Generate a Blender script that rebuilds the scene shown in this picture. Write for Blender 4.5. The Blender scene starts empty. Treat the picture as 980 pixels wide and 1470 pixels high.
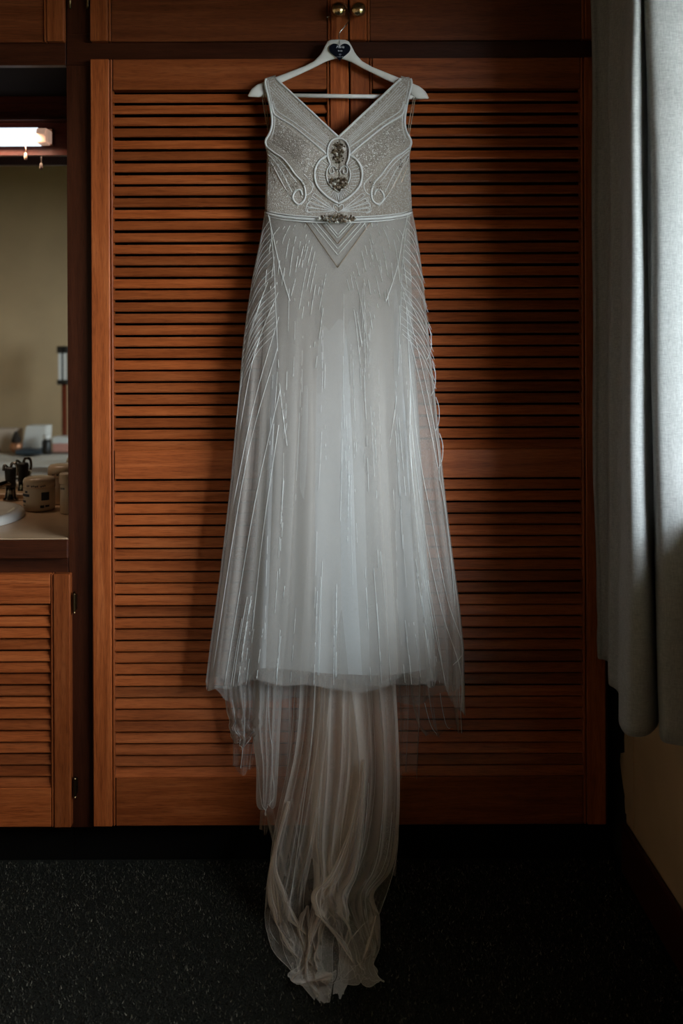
import bpy, math, random
import numpy as np
from mathutils import Vector

random.seed(7); np.random.seed(7)
scene = bpy.context.scene
col = scene.collection

# ------------------------------------------------------------------ camera
FPX, DCAM, HC = 1311.0, 2.30, 1.323          # focal length in pixels (980x1470), distance to door plane, eye height
VPX, VPY = 460.0, 500.0                      # principal point of the lens-shifted view
ROLL = math.radians(0.25)
cam_d = bpy.data.cameras.new('camera'); cam = bpy.data.objects.new('camera', cam_d); col.objects.link(cam)
cam.location = (0, -DCAM, HC); cam.rotation_euler = (math.pi/2, -ROLL, 0)
cam.rotation_mode = 'XYZ'
from mathutils import Matrix
cam.rotation_euler = (Matrix.Rotation(math.pi/2, 3, 'X') @ Matrix.Rotation(-ROLL, 3, 'Z')).to_euler()
cam_d.sensor_width = 36; cam_d.lens = FPX*36/1470
cam_d.shift_x = (490-VPX)/1470; cam_d.shift_y = (VPY-735)/1470
cam_d.clip_start = 0.05
cam_d.dof.use_dof = True; cam_d.dof.focus_distance = 2.2; cam_d.dof.aperture_fstop = 2.8
scene.camera = cam

# ------------------------------------------------------------------ world, sun, portal, exposure
world = bpy.data.worlds.new('sky'); scene.world = world; world.use_nodes = True
bg = world.node_tree.nodes['Background']
bg.inputs[0].default_value = (0.85, 0.94, 1.0, 1); bg.inputs[1].default_value = 25.0

sun_d = bpy.data.lights.new('daylight', 'SUN'); sun_d.energy = 2.4; sun_d.angle = math.radians(9)
sun_d.color = (0.66, 0.86, 1.0)
sun = bpy.data.objects.new('daylight', sun_d); col.objects.link(sun)
sun.rotation_euler = Vector((-0.63, 1.0, -0.435)).to_track_quat('-Z', 'Y').to_euler()
sun.location = (3, -3, 3)

XW = 0.765                                   # right wall surface
WIN = dict(y0=-2.25, y1=-0.42, z0=1.01, z1=2.12)
por_d = bpy.data.lights.new('window_portal', 'AREA'); por_d.shape = 'RECTANGLE'
por_d.size = WIN['z1']-WIN['z0']; por_d.size_y = WIN['y1']-WIN['y0']; por_d.cycles.is_portal = True
por = bpy.data.objects.new('window_portal', por_d); col.objects.link(por)
por.location = (XW+0.16, (WIN['y0']+WIN['y1'])/2, (WIN['z0']+WIN['z1'])/2)
por.rotation_euler = (0, math.pi/2, 0)

vs = scene.view_settings
vs.view_transform = 'Standard'; vs.look = 'None'; vs.exposure = -0.30; vs.gamma = 1.0; vs.use_curve_mapping = False
scene.cycles.max_bounces = 10; scene.cycles.diffuse_bounces = 5; scene.cycles.transparent_max_bounces = 40
scene.cycles.caustics_reflective = False; scene.cycles.caustics_refractive = False
scene.cycles.sample_clamp_indirect = 4.0
scene.cycles.use_denoising = True

# ------------------------------------------------------------------ helpers
def W(px, py, y=0.0):
    """photo measure at world depth y -> world point"""
    a, b = px-VPX, py-VPY
    c, s = math.cos(ROLL), math.sin(ROLL)
    a, b = c*a - s*b, s*a + c*b
    Z = DCAM + y
    return np.array((a/FPX*Z, y, HC - b/FPX*Z))
def X0(px, y=0.0): return (px-VPX)/FPX*(DCAM+y)
def Z0(py, y=0.0): return HC-(py-VPY)/FPX*(DCAM+y)

ORG = {}
def org(o): return ORG.get(o.name, np.zeros(3)) if o is not None else np.zeros(3)
def link(o, origin, parent):
    col.objects.link(o)
    ORG[o.name] = np.array(origin, float)
    o.parent = parent
    o.location = tuple(np.array(origin, float)-org(parent))
    return o
def thing(name, loc, label, cat, group=None, kind=None):
    o = bpy.data.objects.new(name, None); o.empty_display_size = 0.05
    link(o, loc, None); tag(o, label, cat, group, kind); return o
def tag(o, label=None, cat=None, group=None, kind=None):
    if label: o['label'] = label
    if cat: o['category'] = cat
    if group: o['group'] = group
    if kind: o['kind'] = kind
    return o
def addmesh(name, v, f, mat, parent=None, smooth=False, origin=None):
    v = np.asarray(v, float)
    if origin is None:
        origin = (v.min(0)+v.max(0))/2
        if parent is None: origin[2] = v[:, 2].min()
    me = bpy.data.meshes.new(name)
    me.from_pydata((v-np.array(origin)).tolist(), [], [list(map(int, q)) for q in f])
    me.materials.append(mat); me.update()
    if smooth: me.polygons.foreach_set('use_smooth', [True]*len(me.polygons))
    o = bpy.data.objects.new(name, me)
    return link(o, origin, parent)
def copyto(src, origin, parent):
    o = src.copy(); return link(o, origin, parent)

class MB:
    def __init__(s): s.v = []; s.f = []
    def add(s, v, f):
        n = len(s.v); s.v.extend([tuple(p) for p in v]); s.f.extend([[i+n for i in q] for q in f]); return s
    def box(s, x0, x1, y0, y1, z0, z1, b=0.0):
        if b <= 0:
            v = [(x, y, z) for x in (x0, x1) for y in (y0, y1) for z in (z0, z1)]
            f = [(0,1,3,2),(4,6,7,5),(0,4,5,1),(2,3,7,6),(0,2,6,4),(1,5,7,3)]
            return s.add(v, f)
        b = min(b, (x1-x0)*.45, (y1-y0)*.45, (z1-z0)*.45)
        import bmesh
        bm = bmesh.new(); bmesh.ops.create_cube(bm, size=1)
        for q in bm.verts:
            q.co = ((x0+x1)/2+q.co.x*(x1-x0), (y0+y1)/2+q.co.y*(y1-y0), (z0+z1)/2+q.co.z*(z1-z0))
        bmesh.ops.bevel(bm, geom=list(bm.edges), offset=b, segments=1, affect='EDGES')
        bm.verts.index_update()
        s.add([tuple(q.co) for q in bm.verts], [[q.index for q in f.verts] for f in bm.faces]); bm.free(); return s
    def tube(s, P, r, k=6, closed=False, cap=True):
        P = np.asarray(P, float); n = len(P)
        if n < 2: return s
        R = np.full(n, r) if np.isscalar(r) else np.asarray(r, float)
        T = np.gradient(P, axis=0)
        if closed: T = np.roll(P, -1, 0)-np.roll(P, 1, 0)
        T /= np.linalg.norm(T, axis=1)[:, None]+1e-12
        ref = np.array((0.31, -0.9, 0.27)); ref /= np.linalg.norm(ref)
        A = np.cross(T, ref); bad = np.linalg.norm(A, axis=1) < .05
        A[bad] = np.cross(T[bad], np.array((1., 0, 0)))
        A /= np.linalg.norm(A, axis=1)[:, None]+1e-12
        Bn = np.cross(T, A)
        ang = np.arange(k)*2*math.pi/k
        V = P[:, None, :]+R[:, None, None]*(np.cos(ang)[None, :, None]*A[:, None, :]+np.sin(ang)[None, :, None]*Bn[:, None, :])
        f = []
        m = n if closed else n-1
        for i in range(m):
            j = (i+1) % n
            for a in range(k):
                b = (a+1) % k
                f.append((i*k+a, i*k+b, j*k+b, j*k+a))
        if cap and not closed:
            f.append(tuple(range(k))[::-1]); f.append(tuple((n-1)*k+a for a in range(k)))
        return s.add(V.reshape(-1, 3), f)
    def lathe(s, prof, c, k=24, axis='z', sx=1.0, sy=1.0):
        n = len(prof); V = []
        for (r, h) in prof:
            for a in range(k):
                t = 2*math.pi*a/k
                p = (r*math.cos(t)*sx, r*math.sin(t)*sy, h)
                if axis == 'y': p = (p[0], h, p[1])
                if axis == 'x': p = (h, p[0], p[1])
                V.append((p[0]+c[0], p[1]+c[1], p[2]+c[2]))
        f = [(i*k+a, i*k+(a+1) % k, (i+1)*k+(a+1) % k, (i+1)*k+a) for i in range(n-1) for a in range(k)]
        f.append(tuple(range(k))[::-1]); f.append(tuple((n-1)*k+a for a in range(k)))
        return s.add(V, f)
    def prism(s, poly, fn0, fn1):
        """poly of 2d points extruded between two mappings"""
        n = len(poly)
        v = [fn0(*p) for p in poly]+[fn1(*p) for p in poly]
        f = [tuple(range(n)), tuple(range(2*n-1, n-1, -1))]
        f += [(i, i+n, (i+1) % n+n, (i+1) % n) for i in range(n)]
        return s.add(v, f)
    def grid(s, fn, us, vs_):
        V = [fn(u, v) for v in vs_ for u in us]; nu = len(us)
        f = [(j*nu+i, j*nu+i+1, (j+1)*nu+i+1, (j+1)*nu+i) for j in range(len(vs_)-1) for i in range(nu-1)]
        return s.add(V, f)
    def build(s, name, mat, parent=None, smooth=False, origin=None):
        return addmesh(name, s.v, s.f, mat, parent, smooth, origin)

def smoothpath(P, n=8, closed=False):
    P = [np.asarray(p, float) for p in P]
    out = []
    N = len(P)
    for i in range(N if closed else N-1):
        if closed: p0, p1, p2, p3 = P[i-1], P[i], P[(i+1) % N], P[(i+2) % N]
        else: p0, p1, p2, p3 = P[max(i-1, 0)], P[i], P[i+1], P[min(i+2, N-1)]
        for k in range(n):
            t = k/n
            out.append(0.5*((2*p1)+(-p0+p2)*t+(2*p0-5*p1+4*p2-p3)*t*t+(-p0+3*p1-3*p2+p3)*t**3))
    if not closed: out.append(P[-1])
    return np.array(out)

# ------------------------------------------------------------------ materials
def newmat(name):
    m = bpy.data.materials.new(name); m.use_nodes = True
    nt = m.node_tree; b = nt.nodes['Principled BSDF']
    return m, nt, b
def N(nt, t, **kw):
    n = nt.nodes.new(t)
    for k, v in kw.items(): setattr(n, k, v)
    return n
def ramp(nt, fac, stops):
    r = N(nt, 'ShaderNodeValToRGB')
    el = r.color_ramp.elements
    while len(el) < len(stops): el.new(.5)
    for e, (p, c) in zip(el, stops): e.position = p; e.color = (*c, 1)
    nt.links.new(fac, r.inputs[0]); return r.outputs[0]
def simple(name, c, rough=.5, metal=0.0, spec=.5, bump=0.0, bscale=200, var=0.0, vscale=20):
    m, nt, b = newmat(name)
    b.inputs['Base Color'].default_value = (*c, 1); b.inputs['Roughness'].default_value = rough
    b.inputs['Metallic'].default_value = metal; b.inputs['Specular IOR Level'].default_value = spec
    tc = N(nt, 'ShaderNodeTexCoord')
    if var:
        nz = N(nt, 'ShaderNodeTexNoise'); nz.inputs['Scale'].default_value = vscale; nz.inputs['Detail'].default_value = 5
        nt.links.new(tc.outputs['Object'], nz.inputs['Vector'])
        o = ramp(nt, nz.outputs[0], [(.3, [x*(1-var) for x in c]), (.7, [min(1, x*(1+var)) for x in c])])
        nt.links.new(o, b.inputs['Base Color'])
    if bump:
        nz = N(nt, 'ShaderNodeTexNoise'); nz.inputs['Scale'].default_value = bscale; nz.inputs['Detail'].default_value = 3
        nt.links.new(tc.outputs['Object'], nz.inputs['Vector'])
        bp = N(nt, 'ShaderNodeBump'); bp.inputs['Strength'].default_value = bump; bp.inputs['Distance'].default_value = .002
        nt.links.new(nz.outputs[0], bp.inputs['Height']); nt.links.new(bp.outputs[0], b.inputs['Normal'])
    return m
def wood(name, axis, dark, mid, light, rough=.38, tone=.35, bump=.25):
    m, nt, b = newmat(name)
    tc = N(nt, 'ShaderNodeTexCoord'); oi = N(nt, 'ShaderNodeObjectInfo')
    mul = N(nt, 'ShaderNodeVectorMath', operation='MULTIPLY_ADD')
    cmb = N(nt, 'ShaderNodeCombineXYZ')
    for i in range(3): nt.links.new(oi.outputs['Random'], cmb.inputs[i])
    mul.inputs[1].default_value = (17.3, 9.1, 23.7)
    nt.links.new(cmb.outputs[0], mul.inputs[0]); nt.links.new(tc.outputs['Object'], mul.inputs[2])
    sc = N(nt, 'ShaderNodeVectorMath', operation='MULTIPLY')
    s = [60, 60, 60]; s['xyz'.index(axis)] = 3.2
    sc.inputs[1].default_value = s
    nt.links.new(mul.outputs[0], sc.inputs[0])
    nz = N(nt, 'ShaderNodeTexNoise'); nz.inputs['Scale'].default_value = 1.0; nz.inputs['Detail'].default_value = 6
    nz.inputs['Roughness'].default_value = .62; nz.inputs['Distortion'].default_value = .6
    nt.links.new(sc.outputs[0], nz.inputs['Vector'])
    o = ramp(nt, nz.outputs[0], [(.25, dark), (.5, mid), (.78, light)])
    # fine pores
    sc2 = N(nt, 'ShaderNodeVectorMath', operation='MULTIPLY')
    s2 = [900, 900, 900]; s2['xyz'.index(axis)] = 30
    sc2.inputs[1].default_value = s2; nt.links.new(mul.outputs[0], sc2.inputs[0])
    nz2 = N(nt, 'ShaderNodeTexNoise'); nz2.inputs['Scale'].default_value = 1.0; nz2.inputs['Detail'].default_value = 2
    nt.links.new(sc2.outputs[0], nz2.inputs['Vector'])
    pr = ramp(nt, nz2.outputs[0], [(.36, (.55, .5, .48)), (.5, (1, 1, 1))])
    mx = N(nt, 'ShaderNodeMix', data_type='RGBA', blend_type='MULTIPLY'); mx.inputs[0].default_value = .8
    nt.links.new(o, mx.inputs[6]); nt.links.new(pr, mx.inputs[7])
    hs = N(nt, 'ShaderNodeHueSaturation')
    mr = N(nt, 'ShaderNodeMapRange'); mr.inputs[3].default_value = 1-tone; mr.inputs[4].default_value = 1+tone*.5
    nt.links.new(oi.outputs['Random'], mr.inputs[0]); nt.links.new(mr.outputs[0], hs.inputs['Value'])
    nt.links.new(mx.outputs[2], hs.inputs['Color']); nt.links.new(hs.outputs[0], b.inputs['Base Color'])
    rr = N(nt, 'ShaderNodeMapRange'); rr.inputs[3].default_value = rough-.08; rr.inputs[4].default_value = rough+.14
    nt.links.new(nz.outputs[0], rr.inputs[0]); nt.links.new(rr.outputs[0], b.inputs['Roughness'])
    b.inputs['Specular IOR Level'].default_value = .28
    bp = N(nt, 'ShaderNodeBump'); bp.inputs['Strength'].default_value = bump; bp.inputs['Distance'].default_value = .001
    ad = N(nt, 'ShaderNodeMath', operation='ADD'); nt.links.new(nz.outputs[0], ad.inputs[0]); nt.links.new(nz2.outputs[0], ad.inputs[1])
    nt.links.new(ad.outputs[0], bp.inputs['Height']); nt.links.new(bp.outputs[0], b.inputs['Normal'])
    return m
WD, WM, WL = (.19, .040, .009), (.33, .080, .019), (.45, .130, .037)
wood_x = wood('orange_timber_horizontal', 'x', WD, WM, WL)
wood_z = wood('orange_timber_vertical', 'z', WD, WM, WL)
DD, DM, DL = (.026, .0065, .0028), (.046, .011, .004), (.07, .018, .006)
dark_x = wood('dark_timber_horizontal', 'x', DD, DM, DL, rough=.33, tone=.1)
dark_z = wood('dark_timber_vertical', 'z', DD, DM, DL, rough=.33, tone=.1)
panel_x = wood('brown_timber_panel', 'x', (.075, .017, .005), (.14, .034, .009), (.20, .055, .016), rough=.4, tone=.1)
red_x = wood('red_timber_horizontal', 'x', (.06, .010, .005), (.11, .018, .008), (.15, .028, .012), rough=.4, tone=.1)
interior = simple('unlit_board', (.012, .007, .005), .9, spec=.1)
black_kick = simple('black_kickboard', (.004, .0035, .003), .95, spec=.05)
brass = simple('polished_brass', (.66, .47, .25), .2, 1.0)
bronze = simple('aged_brass', (.10, .065, .03), .35, 1.0)
steel = simple('chrome_wire', (.62, .62, .62), .18, 1.0)
cream = simple('cream_wall_paint', (.44, .29, .16), .75, var=.08, vscale=6, bump=.15, bscale=120)
cream2 = simple('cream_back_wall_paint', (.54, .40, .24), .75, var=.06, vscale=3)
ceil_m = simple('bounce_cut_ceiling', (.10, .06, .035), .8)  # dark tone picked to cut light bouncing off the unseen ceiling
hang_m = simple('white_painted_wood', (.68, .655, .62), .42, var=.05, vscale=40)
heart_m = simple('black_slate_heart', (.004, .005, .011), .9, spec=.1)
ink = simple('white_lettering', (.8, .8, .85), .7)
mirror_m = simple('mirror_glass', (.88, .90, .86), .015, 1.0)
lam = simple('beige_laminate', (.54, .36, .22), .3, var=.06, vscale=30)
porc = simple('white_porcelain', (.72, .70, .66), .1)
chrome_dark = simple('dark_chrome', (.22, .2, .18), .1, 1.0)
jar_m = simple('milky_plastic', (.62, .50, .38), .35)
jarlid = simple('clear_plastic_lid', (.55, .42, .30), .15)
label_ink = simple('navy_print', (.012, .017, .035), .6)
plug = simple('black_plastic', (.01, .009, .008), .45)

def fabric(name, c, scale=900, rough=.9, trans=.25):
    m, nt, b = newmat(name)
    tc = N(nt, 'ShaderNodeTexCoord')
    w1 = N(nt, 'ShaderNodeTexNoise'); w1.inputs['Scale'].default_value = 1; w1.inputs['Detail'].default_value = 3
    s1 = N(nt, 'ShaderNodeVectorMath', operation='MULTIPLY'); s1.inputs[1].default_value = (scale, scale, scale*.08)
    nt.links.new(tc.outputs['Object'], s1.inputs[0]); nt.links.new(s1.outputs[0], w1.inputs['Vector'])
    w2 = N(nt, 'ShaderNodeTexNoise'); w2.inputs['Scale'].default_value = 1; w2.inputs['Detail'].default_value = 3
    s2 = N(nt, 'ShaderNodeVectorMath', operation='MULTIPLY'); s2.inputs[1].default_value = (scale*.1, scale*.1, scale)
    nt.links.new(tc.outputs['Object'], s2.inputs[0]); nt.links.new(s2.outputs[0], w2.inputs['Vector'])
    ad = N(nt, 'ShaderNodeMath', operation='ADD'); nt.links.new(w1.outputs[0], ad.inputs[0]); nt.links.new(w2.outputs[0], ad.inputs[1])
    hf = N(nt, 'ShaderNodeMath', operation='MULTIPLY'); hf.inputs[1].default_value = .5; nt.links.new(ad.outputs[0], hf.inputs[0])
    o = ramp(nt, hf.outputs[0], [(.35, [x*.72 for x in c]), (.65, [min(1, x*1.2) for x in c])])
    bp = N(nt, 'ShaderNodeBump'); bp.inputs['Strength'].default_value = .3; bp.inputs['Distance'].default_value = .001
    nt.links.new(hf.outputs[0], bp.inputs['Height'])
    df = N(nt, 'ShaderNodeBsdfDiffuse'); tr = N(nt, 'ShaderNodeBsdfTranslucent'); mx = N(nt, 'ShaderNodeMixShader')
    mx.inputs[0].default_value = trans
    for n in (df, tr): nt.links.new(o, n.inputs['Color']); nt.links.new(bp.outputs[0], n.inputs['Normal'])
    nt.links.new(df.outputs[0], mx.inputs[1]); nt.links.new(tr.outputs[0], mx.inputs[2])
    nt.links.new(mx.outputs[0], nt.nodes['Material Output'].inputs['Surface'])
    return m
linen = fabric('grey_linen', (.44, .44, .43), 900, trans=.22)
satin = simple('ivory_satin_lining', (.40, .40, .395), .55, 0, .2)
sheet_m = fabric('white_cotton', (.70, .66, .60), 500, trans=.05)

def tulle(name, c, a, scale=1100):
    """fine net: threads cover a share of the sheet, more when seen at a slant because the sheet has thickness"""
    m, nt, b = newmat(name)
    df = N(nt, 'ShaderNodeBsdfDiffuse'); tl = N(nt, 'ShaderNodeBsdfTranslucent'); cloth = N(nt, 'ShaderNodeMixShader')
    df.inputs[0].default_value = (*c, 1); tl.inputs[0].default_value = (*c, 1); cloth.inputs[0].default_value = .4
    nt.links.new(df.outputs[0], cloth.inputs[1]); nt.links.new(tl.outputs[0], cloth.inputs[2])
    tp = N(nt, 'ShaderNodeBsdfTransparent'); mx = N(nt, 'ShaderNodeMixShader')
    lw = N(nt, 'ShaderNodeLayerWeight'); lw.inputs['Blend'].default_value = .5
    mr = N(nt, 'ShaderNodeMapRange'); mr.inputs[1].default_value = .25; mr.inputs[2].default_value = 1.0
    mr.inputs[3].default_value = a; mr.inputs[4].default_value = min(.95, a*2.6)
    nt.links.new(lw.outputs['Facing'], mr.inputs[0])
    tc = N(nt, 'ShaderNodeTexCoord'); nz = N(nt, 'ShaderNodeTexNoise'); nz.inputs['Scale'].default_value = scale; nz.inputs['Detail'].default_value = 2
    nt.links.new(tc.outputs['Object'], nz.inputs['Vector'])
    m2 = N(nt, 'ShaderNodeMapRange'); m2.inputs[1].default_value = .3; m2.inputs[2].default_value = .7; m2.inputs[3].default_value = .6; m2.inputs[4].default_value = 1.4
    nt.links.new(nz.outputs[0], m2.inputs[0])
    mu = N(nt, 'ShaderNodeMath', operation='MULTIPLY'); mu.use_clamp = True
    nt.links.new(mr.outputs[0], mu.inputs[0]); nt.links.new(m2.outputs[0], mu.inputs[1])
    nt.links.new(mu.outputs[0], mx.inputs[0]); nt.links.new(tp.outputs[0], mx.inputs[1]); nt.links.new(cloth.outputs[0], mx.inputs[2])
    nt.links.new(mx.outputs[0], nt.nodes['Material Output'].inputs['Surface'])
    return m
tulle_m = tulle('ivory_tulle', (.56, .52, .475), .33)
tulle_f = tulle('fine_tulle', (.62, .55, .49), .21)
tulle_d = tulle('gathered_tulle', (.95, .89, .83), .42)  # whiteness of the bright crumple is put into the colour
thread_m = simple('rolled_hem_thread', (.62, .57, .52), .7)
train_m = tulle('train_tulle', (.90, .82, .74), .30)  # same tulle in a paler colour, making up for weak light low down
train_f = tulle('sheer_train_tulle', (.88, .80, .72), .18)  # sheer layer, lightened in colour likewise
bead_m = simple('silver_glass_beads', (.58, .58, .56), .12, 0.0, 1.0)
trim_m = simple('pale_bead_trim', (.66, .655, .64), .25, 0, .8, bump=.9, bscale=900)
taupe_bead = simple('bronze_bead_line', (.30, .22, .15), .22, .6, .8)
gem_m, nt, b = newmat('smoky_rhinestones')
g = N(nt, 'ShaderNodeNewGeometry')
nt.links.new(ramp(nt, g.outputs['Random Per Island'], [(0, (.05, .034, .02)), (.5, (.16, .11, .07)), (.72, (.45, .38, .3)), (1, (.95, .92, .86))]), b.inputs['Base Color'])  # pale stops put white glints into randomly chosen stones
b.inputs['Roughness'].default_value = .15; b.inputs['Metallic'].default_value = .35
def sequins(name, base, dark, light, scale, rough=.35):
    m, nt, b = newmat(name)
    tc = N(nt, 'ShaderNodeTexCoord'); vo = N(nt, 'ShaderNodeTexVoronoi'); vo.inputs['Scale'].default_value = scale
    nt.links.new(tc.outputs['Object'], vo.inputs['Vector'])
    sp = N(nt, 'ShaderNodeSeparateColor'); nt.links.new(vo.outputs['Color'], sp.inputs[0])
    o = ramp(nt, sp.outputs[0], [(.0, dark), (.35, base), (.8, base), (.97, light)])
    nt.links.new(o, b.inputs['Base Color']); b.inputs['Roughness'].default_value = rough
    b.inputs['Metallic'].default_value = .2
    bp = N(nt, 'ShaderNodeBump'); bp.inputs['Strength'].default_value = .8; bp.inputs['Distance'].default_value = .002
    nt.links.new(vo.outputs['Distance'], bp.inputs['Height']); nt.links.new(bp.outputs[0], b.inputs['Normal'])
    return m
bodice_m = sequins('beaded_bodice_net', (.40, .345, .29), (.29, .24, .20), (.68, .66, .63), 700)
sequin_m = sequins('taupe_sequins', (.36, .31, .265), (.17, .145, .115), (.80, .77, .73), 520, .25)

# ------------------------------------------------------------------ room shell
YB, XL, ZC = -3.9, -3.0, 2.96                # back wall, left wall, ceiling
YF = 0.72                                    # wall behind wardrobe
S = 'structure'
def carpet_mat():
    m, nt, b = newmat('charcoal_carpet')
    tc = N(nt, 'ShaderNodeTexCoord'); nz = N(nt, 'ShaderNodeTexNoise'); nz.inputs['Scale'].default_value = 260; nz.inputs['Detail'].default_value = 3
    nt.links.new(tc.outputs['Object'], nz.inputs['Vector'])
    o = ramp(nt, nz.outputs[0], [(.35, (.006, .006, .005)), (.6, (.02, .02, .016)), (.75, (.05, .047, .036))])
    nt.links.new(o, b.inputs['Base Color']); b.inputs['Roughness'].default_value = .95; b.inputs['Specular IOR Level'].default_value = .1
    return m
carpet = carpet_mat()
def pile_mat():
    m, nt, b = newmat('carpet_tufts')
    g = N(nt, 'ShaderNodeNewGeometry')
    o = ramp(nt, g.outputs['Random Per Island'], [(.0, (.010, .010, .008)), (.6, (.032, .031, .024)), (.9, (.085, .08, .06)), (1, (.24, .22, .17))])
    nt.links.new(o, b.inputs['Base Color']); b.inputs['Roughness'].default_value = .8; b.inputs['Specular IOR Level'].default_value = .2
    return m
pile = pile_mat()
tag(MB().box(XL, XW, YB, YF, -.05, 0).build('floor', carpet), 'dark charcoal carpeted floor of the bedroom', kind=S)
tag(MB().box(XL, XW+.14, YB, YF, ZC, ZC+.05).build('ceiling', ceil_m), 'bedroom ceiling, darkened to cut bounce light', kind=S)
tag(MB().box(XL-.1, XL, YB, YF, 0, ZC).build('wall_left', cream2), 'cream wall at the left end of the bedroom', kind=S)
tag(MB().box(XL-.1, XW+.14, YB-.1, YB, 0, ZC).build('wall_back', cream2), 'cream wall across the room, seen in the vanity mirror', kind=S)
tag(MB().box(XL-.1, XW+.14, YF, YF+.1, 0, ZC).build('wall_front', cream), 'wall hidden behind the built-in wardrobe', kind=S)
mb = MB(); a = WIN
mb.box(XW, XW+.14, YB, a['y0'], 0, ZC); mb.box(XW, XW+.14, a['y1'], YF, 0, ZC)
mb.box(XW, XW+.14, a['y0'], a['y1'], 0, a['z0']); mb.box(XW, XW+.14, a['y0'], a['y1'], a['z1'], ZC)
wall_r = tag(mb.build('wall_right', cream), 'ochre painted wall below the grey curtain', kind=S)
# torn plaster edge where the wall meets the wardrobe gap
edge = [(-.06, 1.0), (.004, 1.0), (.006, .60), (.0, .42), (.006, .33), (.004, .30), (.034, .285), (.040, .262), (.030, .235), (.014, .205), (.004, .19), (.006, .18), (.0, .15), (-.06, .14)]
MB().prism(edge, lambda y, z: (XW, y, z), lambda y, z: (XW-.003, y, z)).build('plaster_edge', cream, wall_r)
MB().box(XW-.0015, XW, .002, YF, 0, ZC).build('gap_strip', simple('dark_gap_wall', (.012, .009, .007), .9), wall_r)  # near-black strip on the wall inside the wardrobe gap
tag(MB().box(XW-.014, XW, YB, .0, 0, .128, .004).build('baseboard_right', dark_x), 'dark timber skirting board along the right wall', kind=S)
# window out of frame, on the right wall
win = thing('window_1', (XW+.07, (a['y0']+a['y1'])/2, a['z0']), 'bright window in the right wall beside the curtain', None, kind=S)
white_paint = simple('white_gloss_paint', (.7, .68, .64), .3)
fr = MB(); t = .035
fr.box(XW+.09, XW+.135, a['y0'], a['y0']+t, a['z0'], a['z1']); fr.box(XW+.09, XW+.135, a['y1']-t, a['y1'], a['z0'], a['z1'])
fr.box(XW+.09, XW+.135, a['y0'], a['y1'], a['z0'], a['z0']+t); fr.box(XW+.09, XW+.135, a['y0'], a['y1'], a['z1']-t, a['z1'])
fr.build('window_frame', white_paint, win)
MB().box(XW-.03, XW+.09, a['y0']-.03, a['y1']+.03, a['z0']-.025, a['z0'], .004).build('window_sill', white_paint, win)
gm, nt, b = newmat('window_pane')
tp = N(nt, 'ShaderNodeBsdfTransparent'); gl = N(nt, 'ShaderNodeBsdfGlossy'); gl.inputs['Roughness'].default_value = 0.02
mx = N(nt, 'ShaderNodeMixShader'); mx.inputs[0].default_value = .06
nt.links.new(tp.outputs[0], mx.inputs[1]); nt.links.new(gl.outputs[0], mx.inputs[2]); nt.links.new(mx.outputs[0], nt.nodes['Material Output'].inputs['Surface'])
MB().box(XW+.108, XW+.112, a['y0']+t, a['y1']-t, a['z0']+t, a['z1']-t).build('pane', gm, win)
tag(MB().box(XW+.2, 14, -14, 10, -.6, -.5).build('ground_outside', simple('lawn', (.03, .05, .02), .95, var=.3, vscale=2)), 'grass outside the window', kind=S)

tag(MB().box(XW+.14, 1.31, -2.75, -2.60, -.5, 2.6).build('sky_block_wall', simple('sky_block_brown', (.10, .06, .045), .9)), 'unseen wall added outside the window to block sky light', kind=S)  # added off-frame wall, keeps grazing sky light off the right door
ev = thing('sun_cutoff', (XW+.5, -1.8, 2.24), 'unseen white overhang added outside the window to cut off the sun', None, kind=S)  # added overhang, never in view, trims the top of the sun beam
MB().box(XW+.14, XW+.76, YB, YF, 2.235, 2.26).build('cutoff_board', white_paint, ev)
MB().box(XW+.74, XW+.77, YB, YF, 2.225, 2.36).build('cutoff_edge', white_paint, ev)
# carpet pile near the wardrobe: short tufts, nobody could count them
n = 62000
px = np.random.uniform(-1.35, XW-.02, n); py = np.random.uniform(-0.66, .055, n)
h = np.random.uniform(.003, .008, n); an = np.random.uniform(0, 2*math.pi, n); w = np.random.uniform(.0008, .0016, n)
lx, ly = np.random.normal(0, .0025, n), np.random.normal(0, .0025, n)
V = np.zeros((n, 3, 3))
V[:, 0] = np.stack([px-np.cos(an)*w, py-np.sin(an)*w, np.zeros(n)], 1)
V[:, 1] = np.stack([px+np.cos(an)*w, py+np.sin(an)*w, np.zeros(n)], 1)
V[:, 2] = np.stack([px+lx, py+ly, h], 1)
me = bpy.data.meshes.new('carpet_pile'); me.vertices.add(n*3); me.loops.add(n*3); me.polygons.add(n)
me.vertices.foreach_set('co', V.reshape(-1)); me.loops.foreach_set('vertex_index', np.arange(n*3, dtype=np.int32))
me.polygons.foreach_set('loop_start', np.arange(n, dtype=np.int32)*3); me.polygons.foreach_set('loop_total', np.full(n, 3, np.int32))
me.materials.append(pile); me.update(calc_edges=True)
o = bpy.data.objects.new('carpet_pile', me); link(o, (0, 0, 0), None)
tag(o, 'short speckled charcoal carpet pile in front of the wardrobe', 'carpet', kind='stuff')

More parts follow.
